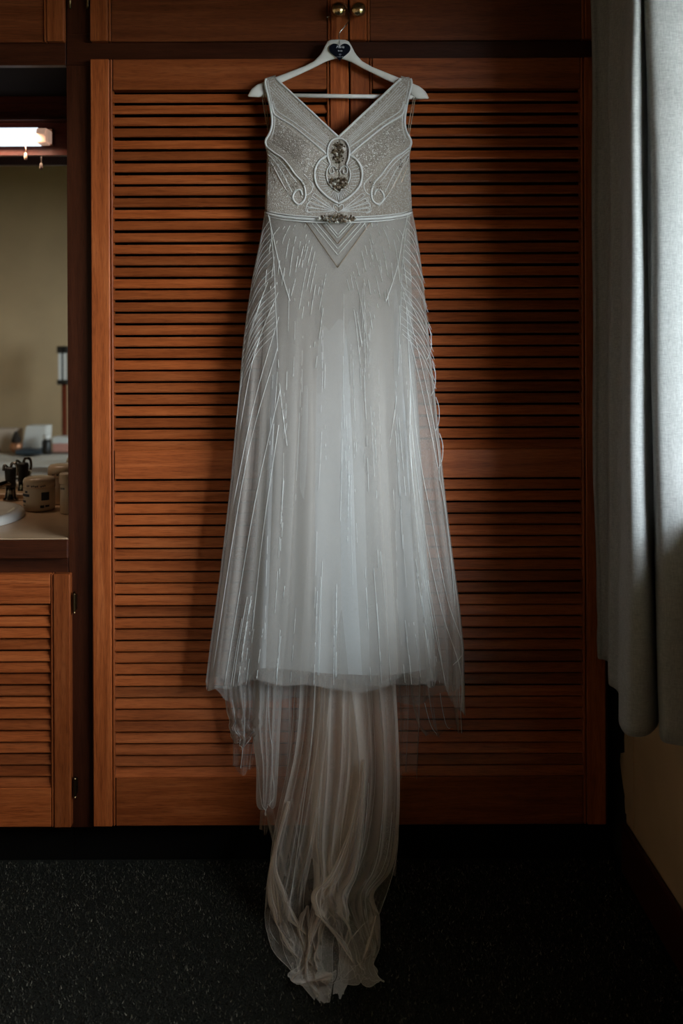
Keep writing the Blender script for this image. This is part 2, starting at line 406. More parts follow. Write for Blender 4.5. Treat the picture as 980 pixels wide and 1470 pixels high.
# ------------------------------------------------------------------ joinery
PITCH = 16.7/570.0
def slat_mesh(L, name):
    """tilted louvre slat with eased edges, length along x"""
    run, rise, th = .0125, .0222, .007
    d = np.array((run, rise)); d /= np.linalg.norm(d); nrm = np.array((-d[1], d[0]))   # towards room and up
    wd = math.hypot(run, rise); e = .0015
    prof = [(0, e), (e, 0), (wd-e, 0), (wd, e), (wd, th-e), (wd-e, th), (e, th), (0, th-e)]
    pts = [d*p+(-nrm)*(th-q) for p, q in prof]
    v = [(-L/2, p[0], p[1]) for p in pts]+[(L/2, p[0], p[1]) for p in pts]
    k = len(pts)
    f = [tuple(range(k)), tuple(range(2*k-1, k-1, -1))]+[(i, i+k, (i+1) % k+k, (i+1) % k) for i in range(k)]
    me = bpy.data.meshes.new(name); me.from_pydata(v, [], f); me.materials.append(wood_x); me.update(); return me

def louvre_door(parent, x0, x1, zb, zt, rails, stile, y0=0.0, th=.020, hinge_side=None, bead_in=True):
    """rails: list of (z0,z1); slats fill the openings. Door mesh = the two stiles; rails, beads and slats hang on it."""
    bw = .0085
    door = bpy.data.objects.new('louvre_door', None); door.empty_display_size = .05; link(door, ((x0+x1)/2, y0, zb), parent)
    MB().box(x0, x0+stile, y0, y0+.034, zb, zt, .0022).build('stile', wood_z, door)
    MB().box(x1-stile, x1, y0, y0+.034, zb, zt, .0022).build('stile', wood_z, door)
    for xa, xb in ((x0+stile, x0+stile+bw), (x1-stile-bw, x1-stile)):
        bm_ = MB()
        bm_.box(xa+.0012, xb-.0018, y0+.0035, y0+.034, zb, zt, .0018)
        bm_.build('bead', wood_z, door)
    xi0, xi1 = x0+stile+bw, x1-stile-bw
    for (a0, a1) in rails:
        MB().box(xi0, xi1, y0+.0045, y0+.033, a0, a1, .0015).build('rail', wood_x, door)
    sm = slat_mesh(xi1-xi0+.004, 'slat')
    rs = sorted(rails)
    for (lo, hi) in zip(rs[:-1], rs[1:]):
        z0, z1 = lo[1], hi[0]
        n = max(1, round((z1-z0)/PITCH)); p = (z1-z0)/n
        for i in range(n):
            o = bpy.data.objects.new('slat', sm)
            jz = random.uniform(-.0006, .0006)
            link(o, ((xi0+xi1)/2, y0+.0065, z0+i*p+.0012+jz), door)
            o.rotation_euler = (random.uniform(-.035, .035), 0, random.uniform(-.0006, .0006))
    return door

YFR = .022                                   # face frame sits behind the overlay doors
xp0, xp1 = X0(97, YFR), X0(131)              # post between vanity and wardrobe
zdt, zdb = Z0(83), Z0(1186)                  # louvre door top and bottom
ward = thing('wardrobe', (.05, .3, 0), 'built-in orange timber wardrobe with two tall louvred doors behind the dress', 'wardrobe')
xr = X0(867)
m = MB()                                     # carcass
m.box(xp0, xp0+.018, YFR+.02, .70, zdb-.012, Z0(60)); m.box(xr-.002, xr+.016, YFR+.02, .70, zdb-.012, Z0(60))
m.box(xp0, xr+.016, .68, .70, zdb-.012, Z0(60)); m.box(xp0, xr+.016, YFR+.02, .70, zdb-.005, zdb+.013)
m.box(xp0+.3, xp0+.318, .1, .68, zdb, zdt)
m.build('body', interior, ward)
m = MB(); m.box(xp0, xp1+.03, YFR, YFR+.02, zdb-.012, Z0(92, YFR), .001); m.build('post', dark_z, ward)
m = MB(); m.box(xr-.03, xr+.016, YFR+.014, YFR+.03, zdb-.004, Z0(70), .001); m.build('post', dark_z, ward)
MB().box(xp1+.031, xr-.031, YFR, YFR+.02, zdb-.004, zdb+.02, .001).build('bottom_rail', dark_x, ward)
MB().box(xp0, xr+.03, YFR+.045, YFR+.06, 0, zdb-.013, 0).build('kick_board', black_kick, ward)
xm0, xm1 = X0(502), X0(504.5)
st = 27/570
rl = [(Z0(1186), Z0(1117.5)), (Z0(687), Z0(646)), (Z0(127), Z0(83))]
dl = louvre_door(ward, X0(131), xm0, zdb, zdt, rl, st)
dr = louvre_door(ward, xm1, xr, zdb, zdt, rl, st)

# overhead cupboards
def panel_door(parent, x0, x1, zb, zt, knob_x=None, hinge_x=None):
    stile, bw = 25/570, .0085
    d = bpy.data.objects.new('cupboard_door', None); d.empty_display_size = .05; link(d, ((x0+x1)/2, 0, zb), parent)
    MB().box(x0, x0+stile, 0, .02, zb, zt, .002).build('stile', wood_z, d)
    MB().box(x1-stile, x1, 0, .02, zb, zt, .002).build('stile', wood_z, d)
    for xa, xb in ((x0+stile, x0+stile+bw), (x1-stile-bw, x1-stile)):
        MB().box(xa+.001, xb-.001, .003, .02, zb, zt, .0016).build('bead', wood_z, d)
    MB().box(x0+stile+bw, x1-stile-bw, .0075, .018, zb, zt, .001).build('panel', panel_x, d)
    if knob_x is not None:
        kz = Z0(14, -.03); pr = []
        r = .0188
        pr = [(.0085, -.0005), (.0085, -.003), (.0058, -.006), (.0052, -.016)]
        for i in range(1, 12):
            t = math.pi*(.13+.87*i/11); pr.append((r*math.sin(t)+.0002, -.030+r*.8*math.cos(t)))
        k = MB().lathe(pr, (knob_x, 0, kz), 28, 'y').build('knob', brass, d, True)
    if hinge_x is not None:
        MB().lathe([(.0001, 0), (.004, .002), (.004, .045), (.003, .047), (.0045, .05), (.0001, .053)][::1], (hinge_x, .012, Z0(9)), 10).build('hinge', bronze, d, True)
    return d
zub, zut = Z0(57), 2.88
oc = thing('overhead_cupboard', (.05, .3, zub-.05), 'timber overhead cupboard with two brass knobs above the wardrobe', 'cupboard')
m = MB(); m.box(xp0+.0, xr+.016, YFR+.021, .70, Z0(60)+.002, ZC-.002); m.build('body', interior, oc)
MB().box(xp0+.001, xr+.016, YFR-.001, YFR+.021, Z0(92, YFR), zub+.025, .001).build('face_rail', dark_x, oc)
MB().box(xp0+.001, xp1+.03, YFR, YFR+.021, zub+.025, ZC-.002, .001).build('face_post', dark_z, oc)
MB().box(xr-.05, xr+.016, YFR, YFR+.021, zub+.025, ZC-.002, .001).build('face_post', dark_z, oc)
panel_door(oc, X0(131), X0(501.5), zub, zut, knob_x=X0(488, -.03), hinge_x=X0(126.5))
panel_door(oc, X0(503.5), xr, zub, zut, knob_x=X0(516.5, -.03))

ZAC = 2.136                                   # alcove ceiling
XV0 = -1.95                                  # left end of the vanity, out of frame
ov = thing('overhead_cupboard', (-1.3, .3, zub-.05), 'timber overhead cupboard above the vanity mirror and its strip light', 'cupboard')
m = MB(); m.box(XV0, xp0-.001, YFR+.021, .70, ZAC, ZC-.002); m.build('body', interior, ov)
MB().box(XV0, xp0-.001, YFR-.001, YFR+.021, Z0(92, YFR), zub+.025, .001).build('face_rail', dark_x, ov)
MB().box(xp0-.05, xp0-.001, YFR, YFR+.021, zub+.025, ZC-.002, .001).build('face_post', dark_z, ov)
panel_door(ov, -1.24, X0(93.5), zub, zut, hinge_x=X0(100.5))
panel_door(ov, -1.90, -1.245, zub, zut)

# ------------------------------------------------------------------ vanity alcove
YM = .66                                     # mirror plane
zc = Z0(773)                                 # worktop height
van = thing('vanity_cabinet', (-1.3, .3, 0), 'built-in timber vanity cupboard with louvred door under the worktop', 'cabinet')
m = MB(); m.box(XV0, XV0+.018, .045, YM+.02, 0, ZAC); m.box(XV0, xp0-.001, YM+.02, YM+.036, .05, ZAC)
m.box(XV0, xp0-.001, .045, YM, .09, .108)
m.build('body', interior, van)
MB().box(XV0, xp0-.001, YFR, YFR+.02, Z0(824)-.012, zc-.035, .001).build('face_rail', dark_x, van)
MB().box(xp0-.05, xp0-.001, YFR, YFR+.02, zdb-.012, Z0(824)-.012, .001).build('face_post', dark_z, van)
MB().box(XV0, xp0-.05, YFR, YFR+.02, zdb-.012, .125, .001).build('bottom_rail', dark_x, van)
MB().box(XV0, xp0-.001, YFR+.045, YFR+.06, 0, zdb-.013).build('kick_board', black_kick, van)
vr = [(Z0(1187), Z0(1131)), (Z0(866), Z0(823))]
vd = louvre_door(van, -1.21, X0(98.5), Z0(1187), Z0(823), vr, 24/570)
louvre_door(van, -1.88, -1.214, Z0(1187), Z0(823), vr, 24/570)
for py in (865, 1131):
    hz = Z0(py)
    m = MB().lathe([(.0001, -.028), (.0045, -.026), (.003, -.023), (.0042, -.021), (.0042, .021), (.003, .023), (.0045, .026), (.0001, .028)], (X0(103), .010, hz), 10)
    m.box(X0(101.5), X0(106), .012, .0235, hz-.019, hz+.019)
    m.build('hinge', bronze, vd, False)
# back boards and light pelmet behind the lamp
zmt = Z0(222, YM)
MB().box(XV0+.02, xp0-.002, YM-.012, YM+.018, zmt, Z0(176, YM)).build('back_panel', red_x, van)
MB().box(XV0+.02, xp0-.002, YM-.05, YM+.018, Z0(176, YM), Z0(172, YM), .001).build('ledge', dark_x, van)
MB().box(XV0+.02, xp0-.002, YM-.03, YM+.018, Z0(171.5, YM), ZAC, .001).build('back_panel', red_x, van)

top = thing('vanity_worktop', (-1.3, .3, zc-.04), 'beige laminate worktop with dark timber edging beside the mirror', 'worktop')
MB().box(XV0+.019, xp0-.002, .012, YM-.001, zc-.035, zc, .002).build('top', lam, top)
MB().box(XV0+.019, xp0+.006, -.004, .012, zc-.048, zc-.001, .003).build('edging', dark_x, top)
MB().box(XV0+.019, xp0-.002, YM-.03, YM-.002, zc, zc+.016, .002).build('upstand', lam, top)
tag(MB().box(XV0+.02, xp0-.003, YM, YM+.006, zc+.004, zmt+.004).build('mirror', mirror_m), 'large frameless vanity mirror reflecting the bed', 'mirror')

# basin
bx, by = -1.105, .275
m = MB(); rx, ry = .255, .205
prof = [(1.0, .0005), (1.0, .008), (.975, .018), (.93, .022), (.87, .017), (.82, .004), (.72, -.03)]
prof = [(1.0, .001), (1.01, .010), (.985, .021), (.94, .025), (.88, .020), (.84, .012), (.80, .008), (.2, .006), (.001, .006)]
V = []; k = 56
for (r, h_) in prof:
    for q in range(k):
        t_ = 2*math.pi*q/k
        V.append((bx+rx*r*math.copysign(abs(math.cos(t_))**.85, math.cos(t_)), by+ry*r*math.copysign(abs(math.sin(t_))**.85, math.sin(t_)), zc+h_))
f = [(i*k+q, i*k+(q+1) % k, (i+1)*k+(q+1) % k, (i+1)*k+q) for i in range(len(prof)-1) for q in range(k)]
basin = tag(addmesh('basin', V, f, porc, None, True), 'white oval basin set into the beige worktop', 'basin')
m = MB().lathe([(.0001, 0), (.02, 0), (.022, .003), (.016, .004), (.0001, .004)], (bx, by, zc+.0065), 20); m.build('drain', chrome_dark, basin, True)

# tap
tx, ty = X0(14.5, .60), .60
tap = thing('tap', (tx, ty, zc), 'dark chrome pillar tap behind the white basin', 'tap')
MB().lathe([(.024, 0), (.024, .006), (.018, .012), (.015, .03), (.015, .044)], (tx, ty, zc), 20).build('base', chrome_dark, tap, True)
MB().lathe([(.016, .043), (.017, .05), (.0155, .058), (.017, .075), (.019, .098), (.017, .104), (.010, .106), (.0001, .106)], (tx, ty, zc), 20).build('body', plug, tap, True)
m = MB(); m.tube(smoothpath([(tx, ty, zc+.10), (tx+.006, ty-.004, zc+.118), (tx+.02, ty-.008, zc+.116), (tx+.024, ty-.009, zc+.098), (tx+.022, ty-.009, zc+.08)], 6), .0045, 8)
m.tube(smoothpath([(tx-.008, ty, zc+.104), (tx-.02, ty, zc+.112), (tx-.023, ty, zc+.095)], 6), .004, 8)
m.build('handle', chrome_dark, tap, True)
MB().tube(smoothpath([(tx, ty, zc+.05), (tx, ty-.06, zc+.062), (tx-.02, ty-.12, zc+.052), (tx-.022, ty-.13, zc+.035)], 6), .009, 10).build('spout', chrome_dark, tap, True)

# jars and bottle
def jar(cx, cy, r, h_, label, marks=True):
    t = thing('lidded_jar', (cx, cy, zc), label, 'jar')
    MB().lathe([(r*.9, 0), (r*.98, .003), (r, .01), (r, h_*.68), (r*.985, h_*.70)], (cx, cy, zc+.001), 36).build('body', jar_m, t, True)
    MB().lathe([(r*1.015, h_*.69), (r*1.015, h_*.86), (r*.99, h_*.93), (r*.9, h_*.985), (r*.7, h_), (.001, h_)], (cx, cy, zc+.001), 36).build('lid', jarlid, t, True)
    if marks:
        def patch(a0, a1, z0, z1):
            m = MB(); k = 5
            rr = r+.0006
            m.grid(lambda u, v: (cx+rr*math.sin(u), cy-rr*math.cos(u), zc+v), np.linspace(a0, a1, k), [z0, z1]); return m
        m = MB()
        for (a0, a1, z0, z1) in [(-.75, -.5, .056, .062), (-1.25, -.35, .045, .053), (-1.1, -.85, .038, .040), (-1.2, -.65, .027, .034), (-1.1, -.7, .018, .020),
                                 (.42, .95, .034, .058), (.35, .6, .012, .020), (.66, .95, .014, .020)]:
            g = patch(a0, a1, z0, z1); m.add(g.v, g.f)
        m.build('label', label_ink, t)
        m = MB(); rr = r*1.015+.0006
        for q in range(11):
            a0 = -.55+q*.115
            if q in (2, 7): continue
            zz = h_*.755+.001*math.sin(q*2.1)
            m.grid(lambda u, v: (cx+rr*math.sin(u), cy-rr*math.cos(u), zc+v), np.linspace(a0, a0+.075, 3), [zz, zz+.0045])
        m.build('lettering', label_ink, t)
    return t
yj = .43
jar(X0(55.5, yj), yj, .046, .098, 'milky plastic jar with navy print, full in view on the worktop')
jar(X0(92, .555), .555, .05, .12, 'milky lidded jar half hidden behind the white bottle', True)
yb_ = .37
bt = thing('bottle', (X0(96, yb_), yb_, zc), 'slim pale bottle standing against the dark post', 'bottle')
cx = X0(96.5, yb_)
MB().lathe([(.020, 0), (.022, .003), (.022, .085), (.020, .088)], (cx, yb_, zc+.001), 24).build('body', jar_m, bt, True)
MB().lathe([(.0255, .087), (.0255, .091), (.0245, .092), (.0245, .112), (.022, .117), (.001, .118)], (cx, yb_, zc+.001), 24).build('cap', jarlid, bt, True)
m = MB()
for q in range(3):
    m.grid(lambda u, v: (cx+.0226*math.sin(u), yb_-.0226*math.cos(u), zc+v), np.linspace(-.85+q*.25, -.68+q*.25, 3), [.072, .077])
m.build('label', label_ink, bt)

# strip light
yl = YM-.06
zl = Z0(194, yl)
lm, nt, b = newmat('lit_diffuser'); em = N(nt, 'ShaderNodeEmission'); em.inputs[0].default_value = (.82, .90, 1, 1); em.inputs[1].default_value = 1.5
nt.links.new(em.outputs[0], nt.nodes['Material Output'].inputs['Surface'])
capm = simple('peach_plastic', (.75, .5, .38), .35)
glowcap = simple('glowing_peach_end', (.75, .5, .38), .35); _b = glowcap.node_tree.nodes['Principled BSDF']
_b.inputs['Emission Color'].default_value = (1, .62, .45, 1); _b.inputs['Emission Strength'].default_value = .4
lamp = thing('strip_light', (-1.2, YM, zl-.03), 'lit fluorescent strip light with pull cord above the mirror', 'light')
xl1 = X0(57, yl); xl0 = -1.55
def bar(x0, x1, hh, dd):
    m = MB(); k = 12
    prof = [(-dd, -hh), (-dd*1.0, hh)]
    P = []
    for q in range(k+1):
        t_ = -math.pi/2+math.pi*q/k
        P.append((yl-dd*.35-dd*.65*math.cos(t_), zl+hh*math.sin(t_)))
    P = [(yl+dd, zl-hh)]+P+[(yl+dd, zl+hh)]
    n_ = len(P)
    m.add([(x0, p[0], p[1]) for p in P]+[(x1, p[0], p[1]) for p in P], [tuple(range(n_)), tuple(range(2*n_-1, n_-1, -1))]+[(i, i+n_, (i+1) % n_+n_, (i+1) % n_) for i in range(n_)])
    return m
bar(xl0, xl1, .0255, .028).build('diffuser', lm, lamp, False)
m = bar(xl1, X0(72, yl)-.006, .0235, .027); g = bar(X0(72, yl)-.006, X0(73, yl), .019, .022); m.add(g.v, g.f)
m.build('end_cap', glowcap, lamp)
m = MB(); m.box(xl0-.03, X0(72, yl), yl+.027, YM-.012, zl-.02, zl+.03); m.build('housing', capm, lamp)
xc = X0(38, yl-.02)
m = MB(); m.tube([(xc, yl-.02, zl-.02), (xc+.001, yl-.02, zl-.056)], .0016, 6)
m.lathe([(.0008, 0), (.0045, -.004), (.0055, -.016), (.0045, -.022), (.0005, -.024)], (xc, yl-.02, zl-.055), 10)
m.build('pull_cord', capm, lamp, True)
ld = bpy.data.lights.new('strip_light_glow', 'AREA'); ld.shape = 'RECTANGLE'; ld.size = xl1-xl0; ld.size_y = .03; ld.energy = 8; ld.color = (1, .72, .5)
lo = bpy.data.objects.new('strip_light_glow', ld); link(lo, ((xl0+xl1)/2, yl-.035, zl-.01), lamp); lo.rotation_euler = (math.radians(60), 0, 0)

# ------------------------------------------------------------------ bed and things across the room (seen in the mirror)
def RM(px, py, Zv): # mirrored virtual depth -> real world point
    p = W(px, py, Zv-DCAM); return np.array((p[0], 2*YM-p[1], p[2]))
bz = .56
bed = thing('bed', (-1.9, -3.1, 0), 'low bed with rumpled white sheet, seen in the mirror', 'bed')
bx0, bx1, by0, by1 = -2.75, -1.0, -3.35, -2.2
MB().box(bx0, bx1, by0+.02, by1-.02, .12, .32, .02).build('base', simple('bed_base', (.2, .16, .12), .8), bed)
for sx in (bx0+.08, bx1-.08):
    for sy in (by0+.1, by1-.1):
        MB().lathe([(.03, 0), (.035, .12)], (sx, sy, 0), 12).build('leg', dark_z, bed)
def bedtop(u, v):
    x = bx0+(bx1-bx0)*u; y = by0+(by1-by0)*v
    e = min(u, 1-u, v, 1-v); d = max(0, 1-e/.05)
    z = bz-.30*d**2*.5+.006*math.sin(9*y+5*math.sin(3*x))+.004*math.sin(21*y+7*x)
    return (x, y, z if e > 0 else .30)
MB().grid(bedtop, np.linspace(0, 1, 50), np.linspace(0, 1, 60)).build('sheet', sheet_m, bed, True)
by_i = -3.12
def on_bed(px): return RM(px, 650, 2*YM-by_i+DCAM)[0]
white_card = simple('white_card', (.72, .72, .70), .6)
def paper_bag(px, w_, h_, d_, skew, label, mat):
    x = on_bed(px); z = bz+.012
    o = MB()
    pr = [(-w_/2, 0), (w_/2, 0), (w_/2-.01+skew, h_), (-w_/2+.015+skew, h_)]
    o.prism(pr, lambda a_, b_: (x+a_, by_i-d_/2, z+b_), lambda a_, b_: (x+a_, by_i+d_/2, z+b_))
    t = tag(o.build('paper_bag', mat), label, 'bag')
    MB().box(x-w_/2+.02+skew, x+w_/2-.02+skew, by_i-d_/2+.01, by_i+d_/2-.01, z+h_-.001, z+h_+.004).build('fold', mat, t)
    return t
paper_bag(8, .22, .17, .14, .0, 'tan and white gift bag reflected at the left of the mirror', simple('tan_card', (.52, .42, .34), .7))
paper_bag(52, .17, .19, .15, .02, 'white gift bag standing on the bed in the mirror', white_card)
x = on_bed(31)
br = thing('makeup_brush', (x, by_i+.12, bz), 'dark pointed make-up brush between the gift bags', 'brush')
MB().lathe([(.012, .01), (.04, .04), (.048, .07), (.03, .09)], (x, by_i+.12, bz), 16).build('ferrule', simple('copper_ferrule', (.45, .2, .1), .3, .5), br, True)
MB().lathe([(.031, .088), (.034, .11), (.02, .15), (.002, .18)], (x, by_i+.12, bz), 16).build('bristles', simple('dark_bristles', (.02, .012, .008), .9), br, True)
x = on_bed(52)
bk = tag(MB().box(x-.09, x+.1, by_i+.08, by_i+.2, bz+.012, bz+.045, .004).build('flat_box', simple('slate_blue_cover', (.03, .05, .07), .5)), 'slate blue box lying below the white gift bag', 'box')
MB().box(x-.088, x+.098, by_i+.082, by_i+.198, bz+.02, bz+.034).build('lid_band', white_card, bk)
x = on_bed(97)
pk = tag(MB().box(x-.09, x+.1, by_i-.05, by_i+.08, bz+.012, bz+.12, .006).build('carton', simple('coral_carton', (.62, .30, .24), .6)), 'coral and white carton at the right of the mirror', 'carton')
MB().box(x-.091, x+.101, by_i-.052, by_i+.082, bz+.075, bz+.123, .004).build('lid', white_card, pk)
x = on_bed(77); by_c = by_i+.17
bo = thing('cosmetic_bottle', (x, by_c, bz), 'black cosmetic bottle with white cap beside the coral carton', 'bottle')
MB().lathe([(.03, .01), (.034, .03), (.034, .10), (.02, .12)], (x, by_c, bz), 16).build('body', plug, bo, True)
MB().lathe([(.026, .118), (.026, .15), (.001, .155)], (x, by_c, bz), 16).build('cap', white_card, bo, True)
# tall stand beside the bed
Zs = 7.1
p = RM(92, 500, Zs); x, y = p[0], p[1]
st_ = thing('floor_lamp', (x, y, 0), 'slim red timber floor lamp with dark shade frame, seen in the mirror', 'lamp')
zt = RM(92, 497, Zs)[2]; zm1 = RM(92, 507, Zs)[2]; zm0 = RM(92, 545, Zs)[2]; zb0 = RM(92, 552, Zs)[2]
redp = simple('red_timber', (.16, .03, .012), .4)
MB().lathe([(.14, 0), (.14, .02), (.03, .035), (.02, .05), (.02, zb0)], (x, y, 0), 20).build('pole', redp, st_, True)
MB().box(x-.045, x+.045, y-.045, y+.045, zm1, zt, .004).build('cap', plug, st_)
MB().box(x-.045, x+.045, y-.045, y+.045, zb0, zm0, .004).build('tray', plug, st_)
for dx in (-.034, .004):
    MB().box(x+dx, x+dx+.02, y+.02, y+.04, zm0, zm1).build('shade_strip', white_card, st_)
MB().box(x-.02, x+.02, y-.03, y+.01, zm0, zm1).build('core', plug, st_)

# ------------------------------------------------------------------ curtain
ct = thing('curtain', (.70, -.4, .55), 'grey linen curtain hanging in folds beside the window', 'curtain')
plan = [(853, .0005, .0), (855, -.03, 0), (861, -.035, 0), (868, -.05, 0), (873.5, -.075, 0), (872.5, -.16, 0), (874, -.20, 0), (880, -.215, 0), (886, -.235, 0),
        (890, -.28, 0), (886.5, -.37, 0), (889, -.43, 0), (898, -.480, 0), (912, -.494, 0), (926, -.488, 0), (937, -.455, 0), (943, -.41, 0), (945, -.42, 0), (945.5, -.475, 0),
        (951, -.508, 0), (968, -.520, 0), (992, -.526, 0), (1008, -.526, 0), (1022, -.520, 0), (1032, -.505, 0), (1040, -.485, 0)]
ptop = [849, 851, 860, 870, 877.5, 876.5, 878, 886, 896, 904, 903.5, 905, 908, 912, 916, 919.5, 921, 924, 924.5, 931, 950, 978, 1000, 1016, 1028, 1038]
PP = smoothpath([(X0(a_, b_), b_) for a_, b_, _ in plan], 7)
PT = smoothpath([(X0(q_, b_), b_) for q_, (a_, b_, _) in zip(ptop, plan)], 7)
zhem, ztop = .548, 2.36
nv = 90
arc = np.concatenate([[0], np.cumsum(np.linalg.norm(np.diff(PP, axis=0), axis=1))])
V = []
cen = smoothpath([(.69, -.03), (.70, -.3), (.705, -.62)], 60)
for j in range(nv+1):
    t = j/nv; z = zhem+(ztop-zhem)*t
    for i, (x, y) in enumerate(PP):
        a_ = arc[i]; wt = min(1.0, t*1.08)
        x, y = x*(1-wt)+PT[i][0]*wt, y*(1-wt)+PT[i][1]*wt
        k = 1-.10*t                             # folds tighten slightly upward
        ox = .0045*math.sin(z*4.1+a_*9)+.003*math.sin(z*9.3+a_*23+1)
        oy = .006*math.sin(z*3.3+a_*6+2)*(1-.5*t)
        hem = .004*math.sin(a_*13) if j == 0 else 0
        cr = .0012*math.sin(z*38+a_*40+3*math.sin(z*11))*max(0, math.sin(z*2.6+a_*3))
        V.append((min(x+ox*.6+cr+.006*(1-t)*0, XW-.008), min(y+oy+cr, -.012), z+hem))
nu = len(PP)
f = [(j*nu+i, j*nu+i+1, (j+1)*nu+i+1, (j+1)*nu+i) for j in range(nv) for i in range(nu-1)]
co = addmesh('cloth', V, f, linen, ct, True)
sd = co.modifiers.new('thickness', 'SOLIDIFY'); sd.thickness = .0022; sd.offset = 0
m = MB(); m.tube([(.70, -.015, 2.385), (.70, -2.7, 2.385)], .014, 14)
rail = thing('curtain_rail', (.70, -1.3, 2.38), 'timber curtain rail above the window', 'rail')
m.build('pole', dark_x, rail, True)
for yy in (-.3, -2.4):
    MB().box(.70, XW, yy-.01, yy+.01, 2.378, 2.392).build('bracket', bronze, rail)
m = MB()
for i in range(9):
    yy = -.06-.065*i
    k = [(.70+.02*math.cos(q*math.pi/8), yy, 2.385+.02*math.sin(q*math.pi/8)) for q in range(16)]
    m.tube(k, .002, 6, closed=True)
m.build('rings', bronze, ct, True)

# ------------------------------------------------------------------ hanger
YH = -.030
hg = thing('coat_hanger', W(486, 137, YH), 'white wooden hanger with black heart tag, hooked on the left brass knob', 'hanger')
left_up = [(486, 56.5), (475, 57), (469.5, 60), (466, 67), (461, 77), (452, 87), (438, 95), (415, 104), (395, 112), (378, 119), (368, 123), (360, 130), (355.5, 139)]
left_dn = [(357, 140.5), (372, 141), (378, 138), (386, 128), (400, 121.5), (425, 110), (450, 98), (468, 88.5), (480, 84.5), (486, 84)]
half = left_up+left_dn
def mir(p, c=485.5): return (2*c-p[0], p[1])
m = MB()
def arm(pts, flip):
    n_ = len(pts)
    up = left_up; dn = left_dn
    # strip between upper and lower outline, resampled
    def rs(P, n_):
        P = np.array(P, float); L = np.concatenate([[0], np.cumsum(np.linalg.norm(np.diff(P, axis=0), axis=1))])
        t_ = np.linspace(0, L[-1], n_); return np.stack([np.interp(t_, L, P[:, 0]), np.interp(t_, L, P[:, 1])], 1)
    A = rs(up, 30); B_ = rs(dn[::-1], 30)
    V = []
    for a_, b_ in zip(A, B_):
        if flip: a_, b_ = mir(a_), mir(b_)
        e = (b_-a_)*.12 if not isinstance(a_, tuple) else (np.array(b_)-np.array(a_))*.12
        a_, b_ = np.array(a_), np.array(b_)
        dz = 3.0 if flip else 0
        for (q, yy) in ((a_, YH+.004), (a_, YH-.004), (a_+e, YH-.007), (b_-e, YH-.007), (b_, YH-.004), (b_, YH+.004), (b_-e, YH+.007), (a_+e, YH+.007)):
            f_ = (q[0]-485.5)/129*1.5
            V.append(W(q[0], q[1]+f_, yy))
    k = 8; f = []
    for i in range(29):
        for q in range(k):
            qq = (i*k+q, i*k+(q+1) % k, (i+1)*k+(q+1) % k, (i+1)*k+q)
            f.append(qq if not flip else qq[::-1])
    f.append(tuple(29*k+q for q in range(k)))
    MB().add(V, f).build('arm', hang_m, hg, True)
arm(half, False); arm(half, True)
P = [W(372, 136.5, YH), W(600, 139.5, YH)]
MB().tube(P, .0052, 10).build('trouser_bar', hang_m, hg, True)
P = smoothpath([W(487, 58, YH), W(487, 48, YH), W(491, 42, YH), W(498, 34, YH+.004), W(501, 27, YH+.010), W(500, 18, YH+.016), W(496, 8, YH+.0185), W(488, 3.5, YH+.0185), W(479, 7, YH+.0185), W(477, 15, YH+.018), W(474, 20, YH+.012), W(471.5, 24, YH+.008), W(469, 24.5, YH+.006)], 8)
MB().tube(P, .0013, 8).build('hook', steel, hg, True)
# heart tag
hp = []
for q in range(60):
    t_ = 2*math.pi*q/60
    hx = 16*math.sin(t_)**3; hy = 13*math.cos(t_)-5*math.cos(2*t_)-2*math.cos(3*t_)-math.cos(4*t_)
    hp.append((487.5+hx*.97, 73.2-hy*.90))
hp = hp[::-1]
ht = MB().prism(hp, lambda a_, b_: tuple(W(a_, b_, YH-.0125)), lambda a_, b_: tuple(W(a_, b_, YH-.0085))).build('heart_tag', heart_m, hg)
tag(ht, 'black heart tag with white handwriting')
def text(body, px, py, size, shear, mat, parent, sp=1.0):
    cu = bpy.data.curves.new('lettering', 'FONT'); cu.body = body; cu.size = size; cu.align_x = 'CENTER'; cu.align_y = 'CENTER'
    cu.shear = shear; cu.extrude = .0001; cu.offset = 0.0; cu.space_character = sp
    cu.materials.append(mat)
    tmp = bpy.data.objects.new('lettering_tmp', cu); col.objects.link(tmp)
    dg = bpy.context.evaluated_depsgraph_get(); me = bpy.data.meshes.new_from_object(tmp.evaluated_get(dg))
    bpy.data.objects.remove(tmp); 
    o = bpy.data.objects.new('lettering', me); link(o, W(px, py, YH-.0128), parent); o.rotation_euler = (math.pi/2, 0, 0)
    return o
text('Maria', 488, 67.5, .0088, .35, ink, ht)
text('Bride', 488, 73, .0052, .1, ink, ht)
m = MB(); hp2 = [W(488+(a_-487.5)*.085, 78.3+(b_-73.2)*.085, YH-.0128) for a_, b_ in hp]
m.tube(hp2, .00018, 4, closed=True); m.build('lettering', ink, ht)
m = MB()
for q, (a_, w_) in enumerate([(482, 1.8), (484.6, 1.2), (487, 1.8), (490.2, 2), (492.8, 1.6)]):
    p = W(a_, 81.6, YH-.0128); m.box(p[0], p[0]+w_*.0014, p[1]-.0001, p[1]+.0001, p[2]-.0006, p[2]+.0005)
m.build('lettering', ink, ht)
m = MB(); m.tube([W(487, 58, YH-.006), W(487.3, 63, YH-.0135)], .0007, 6); m.build('string', steel, hg)

